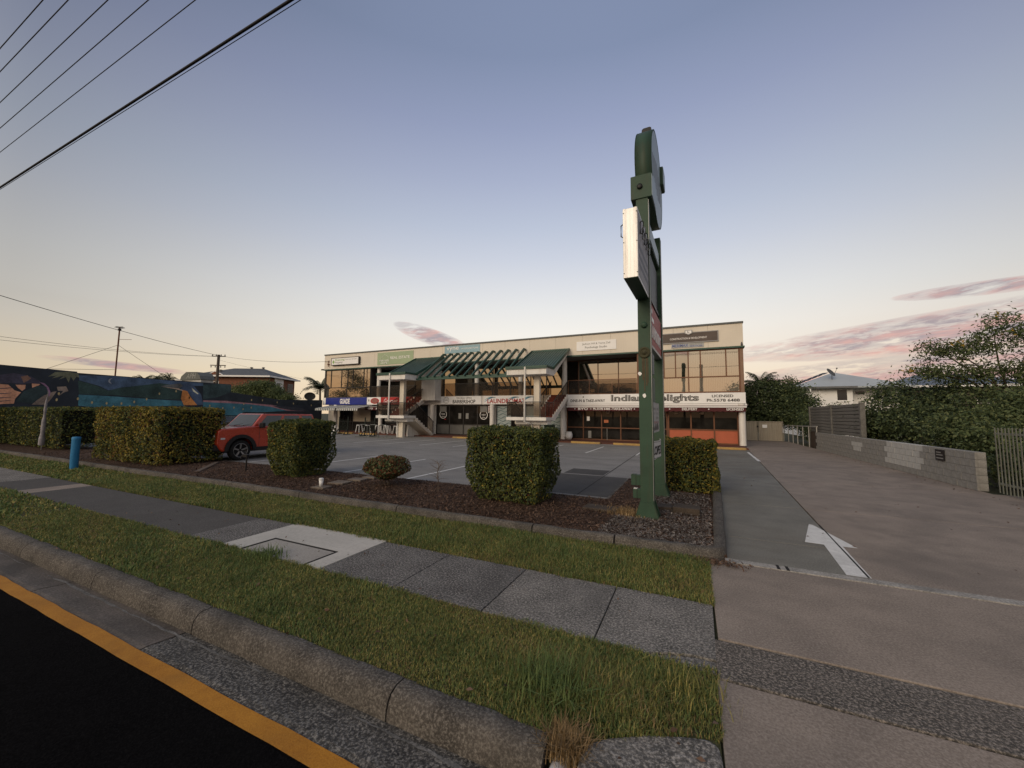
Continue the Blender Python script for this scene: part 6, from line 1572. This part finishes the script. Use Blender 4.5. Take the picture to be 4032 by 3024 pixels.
k.box(-40.78, -40.62, 13.92, 14.08, 8.05, 8.2); k.build('aerial', black_p, an)
k = MB(); k.bar((-40.7, 14, 7.35), (-39.7, 14.4, 7.33), .025, .025); k.build('aerial', rust, an)
for e in ((-41.4, 9.6, 4.0), (-40.3, 17.9, 4.0)): MB().tube([(-40.72, 14, 6.9), e], .012, 5).build('stay', m_wire, an)
MB().tube([(-40.72, 14, 4.95), (-41.3, 10.0, 4.6)], .014, 5).build('stay', m_wire, an)
def wire(label, a, c, sag, r, grp='overhead wires', n=28):
    a = Vector(a); c = Vector(c)
    pts = [a.lerp(c, i / n) - Vector((0, 0, sag * 4 * (i / n) * (1 - i / n))) for i in range(n + 1)]
    o = MB().tube(pts, r, 6, False).build('overhead_wire', m_wire, origin=a)
    return tag(o, label, 'wire', grp)
up_labels = ['overhead wire nearest the top left corner', 'second overhead wire from the top left corner', 'third overhead wire from the top left corner', 'fourth overhead wire from the top left corner', 'fifth overhead wire from the top left corner, farthest of the thin ones']
for i, (y0, y1) in enumerate(((2.20, 2.23), (2.38, 2.44), (2.67, 2.76), (2.95, 3.10), (3.26, 3.50))):
    wire(up_labels[i], (-36, y0, 9.3), (16, y1, 9.3), .0, .0085)
wire('thick black overhead cable crossing the top left sky', (-36, 2.86, 7.6), (16, 3.42, 7.6), .0, .022)
wire('thin wire running just under the thick overhead cable', (-36, 2.85, 7.58), (16, 3.5, 7.58), .0, .006)
for (x, lab) in ((-36, 'timber street pole carrying the overhead wires, beyond the left edge'), (16, 'timber street pole carrying the overhead wires, beyond the right edge')):
    sp = thing('street_pole', lab, 'pole', (x, 2.85, 0), 'street poles')
    MB().tube([(x, 2.85, -.03), (x, 2.85, 9.9)], [.17, .12], 10).build('pole', m_pole, sp)
    MB().bar((x, 1.9, 9.22), (x, 3.8, 9.22), .1, .1).build('crossarm', m_pole, sp)
wire('long wire dropping from the left edge to the telegraph pole', (-36, 4.9, 8.8), (-54, 28, 8.85), .25, .02)
wire('upper of two faint wires at the left reaching the telegraph pole', (-45, 9.1, 7.0), (-54.5, 27.7, 8.75), .25, .013)
wire('lower of two faint wires at the left reaching the telegraph pole', (-45, 9.15, 6.75), (-53.4, 28.3, 8.72), .25, .013)
wire('service wire from the telegraph pole to the shop fascia', (-54, 28, 8.85), (-32.55, 26.62, 6.85), .35, .016)
wire('thin slack wire from the telegraph pole past the palm', (-54, 28, 8.3), (-42, 36, 5.4), .2, .010)

# ------------------------------------------------------------ across the road, seen mirrored in the upper windows
for i, (x, h) in enumerate(((-18.6, 5.6), (-15.6, 6.2), (-12.6, 5.7), (-10.2, 5.9))):
    palm('palm_tree', ['first', 'second', 'third', 'fourth'][i] + ' palm from the left mirrored in the balcony windows above the restaurant', (x, -14 - i * .5, -.03), h, 17, 2.6, 60 + i, 'palms across the road')
tree('street_tree', 'round tree across the road mirrored in the right end windows', 'tree', (7.5, -15, -.03), 3.0, [(7.5, -15, 5.2, 2.6, 2.0, 1.9), (9.5, -15, 4.4, 2.0, 1.8, 1.6), (5.8, -15, 4.0, 1.6, 1.6, 1.2)], 7000, .3, [LM_DARK], 71, 'trees across the road')
tree('street_tree', 'tall tree across the road mirrored in the left end windows', 'tree', (-74, -15, -.03), 6.0, [(-74, -15, 9.5, 3.2, 2.5, 1.1), (-73, -15, 7.6, 3.8, 2.6, .9), (-75, -15, 11.4, 2.2, 2.0, .9), (-79, -15, 6.2, 3.0, 2.2, 1.0), (-69, -15, 6.0, 3.0, 2.2, .8)], 6000, .4, [LM_DARK], 72, 'trees across the road', aspect=.25)
up_ = thing('utility_pole', 'stout utility pole across the road mirrored in the right end windows', 'pole', (1.45, -10.5, -.03))
MB().tube([(1.45, -10.5, -.03), (1.45, -10.5, 9.6)], [.28, .22], 10).build('pole', m_pole, up_)
# ------------------------------------------------------------ cars (built facing -Y, origin on the ground under the middle)
m_tyre = M('tyre_rubber', (.012, .012, .012), .85, .2)
m_alloy = M('alloy_wheel', (.30, .30, .30), .35, .1, metal=.7)
m_cglass = glassmat('car_glass', (.014, .015, .016), (.75, .8, .85), .07)
m_trim = M('black_car_trim', (.014, .014, .015), .55, .15)
m_lamp = M('headlamp_glass', (.55, .56, .57), .15, .05)
def car(label, loc, paint, L=3.95, Wd=1.82, H=1.72, grp='cars in the car park', rough_=False):
    t = thing('off_road_car' if rough_ else 'parked_car', label, 'car', loc, grp)
    hw = Wd / 2; yf, yr = -L / 2, L / 2
    wy = (yf + .78, yr - .80); wr = .365
    def arch(cy, r, z0):
        return [(cy + r * math.cos(a), max(z0, .37 + r * math.sin(a))) for a in [PI - i * PI / 10 for i in range(11)]]
    zb = .34
    prof = [(yf + .06, zb + .12), (yf, .62), (yf + .015, 1.08), (yf + .13, 1.155), (yf + 1.15, 1.225), (yf + 1.27, 1.23), (yr - .06, 1.23), (yr, 1.1), (yr, .55), (yr - .05, zb + .05)]
    low = [(yr - .3, zb)] + arch(wy[1], .46, zb)[::-1] + [(wy[1] - .5, zb), (wy[0] + .5, zb)] + arch(wy[0], .46, zb)[::-1] + [(yf + .2, zb)]
    LB().prism(prof + low, 'x', -hw, hw).build('body', paint, t, bevel=.045, segs=3)
    # glasshouse
    a0, a1, b0, b1 = yf + 1.20, yf + 1.62, yr - .02, yr - .18
    wb, wt = hw - .06, hw - .15
    zb_, zt = 1.20, H - .03
    vs = [(-wb, a0, zb_), (wb, a0, zb_), (wb, b0, zb_), (-wb, b0, zb_), (-wt, a1, zt), (wt, a1, zt), (wt, b1, zt), (-wt, b1, zt)]
    LB().add(vs, [(0, 1, 5, 4), (1, 2, 6, 5), (2, 3, 7, 6), (3, 0, 4, 7), (4, 5, 6, 7), (3, 2, 1, 0)]).build('cabin', paint, t, bevel=.035, segs=3)
    def onplane(p, q, r_, s_, ins, off):
        """pane inset on the quad p q r s, lifted off along its normal"""
        p, q, r_, s_ = map(Vector, (p, q, r_, s_)); nrm = (q - p).cross(s_ - p).normalized(); c = (p + q + r_ + s_) / 4
        if nrm.dot(c - Vector((0, 0, 1.3))) < 0: nrm = -nrm
        P = []
        for v_ in (p, q, r_, s_):
            d = c - v_; P.append(v_ + d.normalized() * ins + nrm * off)
        return P + [x - nrm * .012 for x in P]
    F8 = [(0, 1, 2, 3), (7, 6, 5, 4), (0, 4, 5, 1), (1, 5, 6, 2), (2, 6, 7, 3), (3, 7, 4, 0)]
    LB().add(onplane(vs[0], vs[1], vs[5], vs[4], .11, .012), F8).build('windscreen', m_cglass, t)
    LB().add(onplane(vs[2], vs[3], vs[7], vs[6], .13, .012), F8).build('rear_window', m_cglass, t)
    for sd in (-1, 1):
        B = lambda f, zf: (sd * (wb + (wt - wb) * zf), (a0 + (a1 - a0) * zf) * (1 - f) + (b0 + (b1 - b0) * zf) * f, zb_ + (zt - zb_) * zf)
        for f0, f1 in ((.07, .36), (.41, .70), (.75, .955)):
            LB().add(onplane(B(f0, .06), B(f1, .06), B(f1, .86), B(f0 + (.02 if f0 < .1 else 0), .86), .0, .010), F8).build('side_window', m_cglass, t, bevel=.004, segs=1)
        k = LB(); k.box(min(sd * (hw - .25), sd * (hw - .19)), max(sd * (hw - .25), sd * (hw - .19)), a1 + .1, b1 - .1, H - .01, H + .03); k.build('roof_rail', m_trim, t)
        mr = LB().box(min(sd * (hw + .02), sd * (hw + .24)), max(sd * (hw + .02), sd * (hw + .24)), a0 + .18, a0 + .30, 1.16, 1.36).build('mirror', m_trim, t, bevel=.03)
        for yy in (a0 + 1.05, a0 + 2.05): LB().box(min(sd * hw, sd * (hw + .025)), max(sd * hw, sd * (hw + .025)), yy, yy + .2, 1.05, 1.085).build('door_handle', m_trim if rough_ else paint, t)
        for yy in (a0 + .22, a0 + 1.28, a0 + 2.2): LB().box(min(sd * (hw - .002), sd * (hw + .0015)), max(sd * (hw - .002), sd * (hw + .0015)), yy, yy + .012, .48, 1.19).build('door_gap', txt_black, t)
        LB().box(min(sd * hw, sd * (hw + .04)), max(sd * hw, sd * (hw + .04)), wy[0] + .5, wy[1] - .5, .33, .46).build('sill', m_trim, t)
        for cy in wy:
            k = LB(); n = 12; outer = [(cy + .55 * math.cos(a), .36 + .58 * math.sin(a)) for a in [PI * i / n for i in range(n + 1)]]; inner = [(cy + .43 * math.cos(a), .36 + .46 * math.sin(a)) for a in [PI * i / n for i in range(n + 1)]]
            vs_ = [(sd * (hw - .04), *p) for p in outer] + [(sd * (hw + .055), *p) for p in outer] + [(sd * (hw + .055), *p) for p in inner] + [(sd * (hw - .04), *p) for p in inner]
            m_ = n + 1
            k.add(vs_, [(j * m_ + i, j * m_ + i + 1, ((j + 1) % 4) * m_ + i + 1, ((j + 1) % 4) * m_ + i) for j in range(4) for i in range(n)] + [(0, m_, 2 * m_, 3 * m_), (n, m_ + n, 2 * m_ + n, 3 * m_ + n)])
            if rough_: k.build('wheel_arch_flare', m_trim, t)
            x0 = sd * (hw - .20)
            wh_ = LB().lathe((x0, cy, wr), [(.24, .0), (.33, .0), (wr, sd * .03), (wr, sd * .19), (.33, sd * .225), (.25, sd * .22)], 28, 'x').build('wheel', m_tyre, t)
            LB().lathe((x0, cy, wr), [(.25, sd * .22), (.235, sd * .19), (.21, sd * .13), (0, sd * .12)], 24, 'x').build('rim', M('rim_dark', (.02, .02, .022), .4), wh_)
            LB().lathe((x0, cy, wr), [(.252, sd * .221), (.245, sd * .226), (.235, sd * .215)], 28, 'x').build('rim_lip', m_alloy, wh_)
            for j in range(5):
                for o_ in (-.14, .14):
                    a = 2 * PI * j / 5 + o_ + .3
                    LB().bar((x0 + sd * .18, cy + .05 * math.cos(a), wr + .05 * math.sin(a)), (x0 + sd * .205, cy + .235 * math.cos(a - o_ * .4), wr + .235 * math.sin(a - o_ * .4)), .022, .03, (1, 0, 0)).build('spoke', m_alloy, wh_)
        k = LB(); k.lathe((sd * (hw - .28), yf + .005, .86), [(0, -.03), (.12, -.02), (.13, .05)], 16, 'y'); k.build('headlight', m_lamp, t)
        LB().box(min(sd * (hw - .02), sd * (hw + .012)), max(sd * (hw - .02), sd * (hw + .012)), yf + .10, yf + .24, .78, .84).build('side_lamp', m_lamp, t)
        LB().box(min(sd * (hw - .25), sd * (hw - .05)), max(sd * (hw - .25), sd * (hw - .05)), yr - .01, yr + .02, .75, 1.05).build('tail_lamp', txt_red, t)
    LB().box(-hw + .03, hw - .03, yf - .08, yf + .15, .36, .60).build('front_bumper', m_trim, t, bevel=.05)
    LB().box(-hw + .03, hw - .03, yr - .1, yr + .06, .40, .62).build('rear_bumper', m_trim, t, bevel=.04)
    LB().box(-.42, .42, yf - .012, yf + .02, .74, .96).build('grille', m_trim, t)
    LB().box(-.6, .6, yf + .9, yf + 1.12, 1.195, 1.215).build('wiper_cowl', m_trim, t)
    for x in (-.35, .2): LB().bar((x, a0 + .02, 1.235), (x + .45, a0 + .08, 1.30), .02, .02).build('wiper', m_trim, t)
    LB().box(-hw + .1, hw - .1, yf + .25, yr - .2, .30, .345).build('underbody', m_trim, t)
    return t
m_red = M('orange_red_car_paint', (.45, .048, .018), .28, .08, 1.5, 30, spec=.5, bump=.0, coat=.6)
m_dk = M('black_car_paint', (.012, .013, .015), .25, .1, 1.5, 30, spec=.5, bump=0.0, coat=.6)
car('orange red boxy off-road car parked between the hedges', (-15.82, 9.85, 0), m_red, rough_=True)
car('dark car mostly hidden behind the red off-road car and golden hedge', (-20.4, 10.6, 0), m_dk, L=4.1, H=1.55)
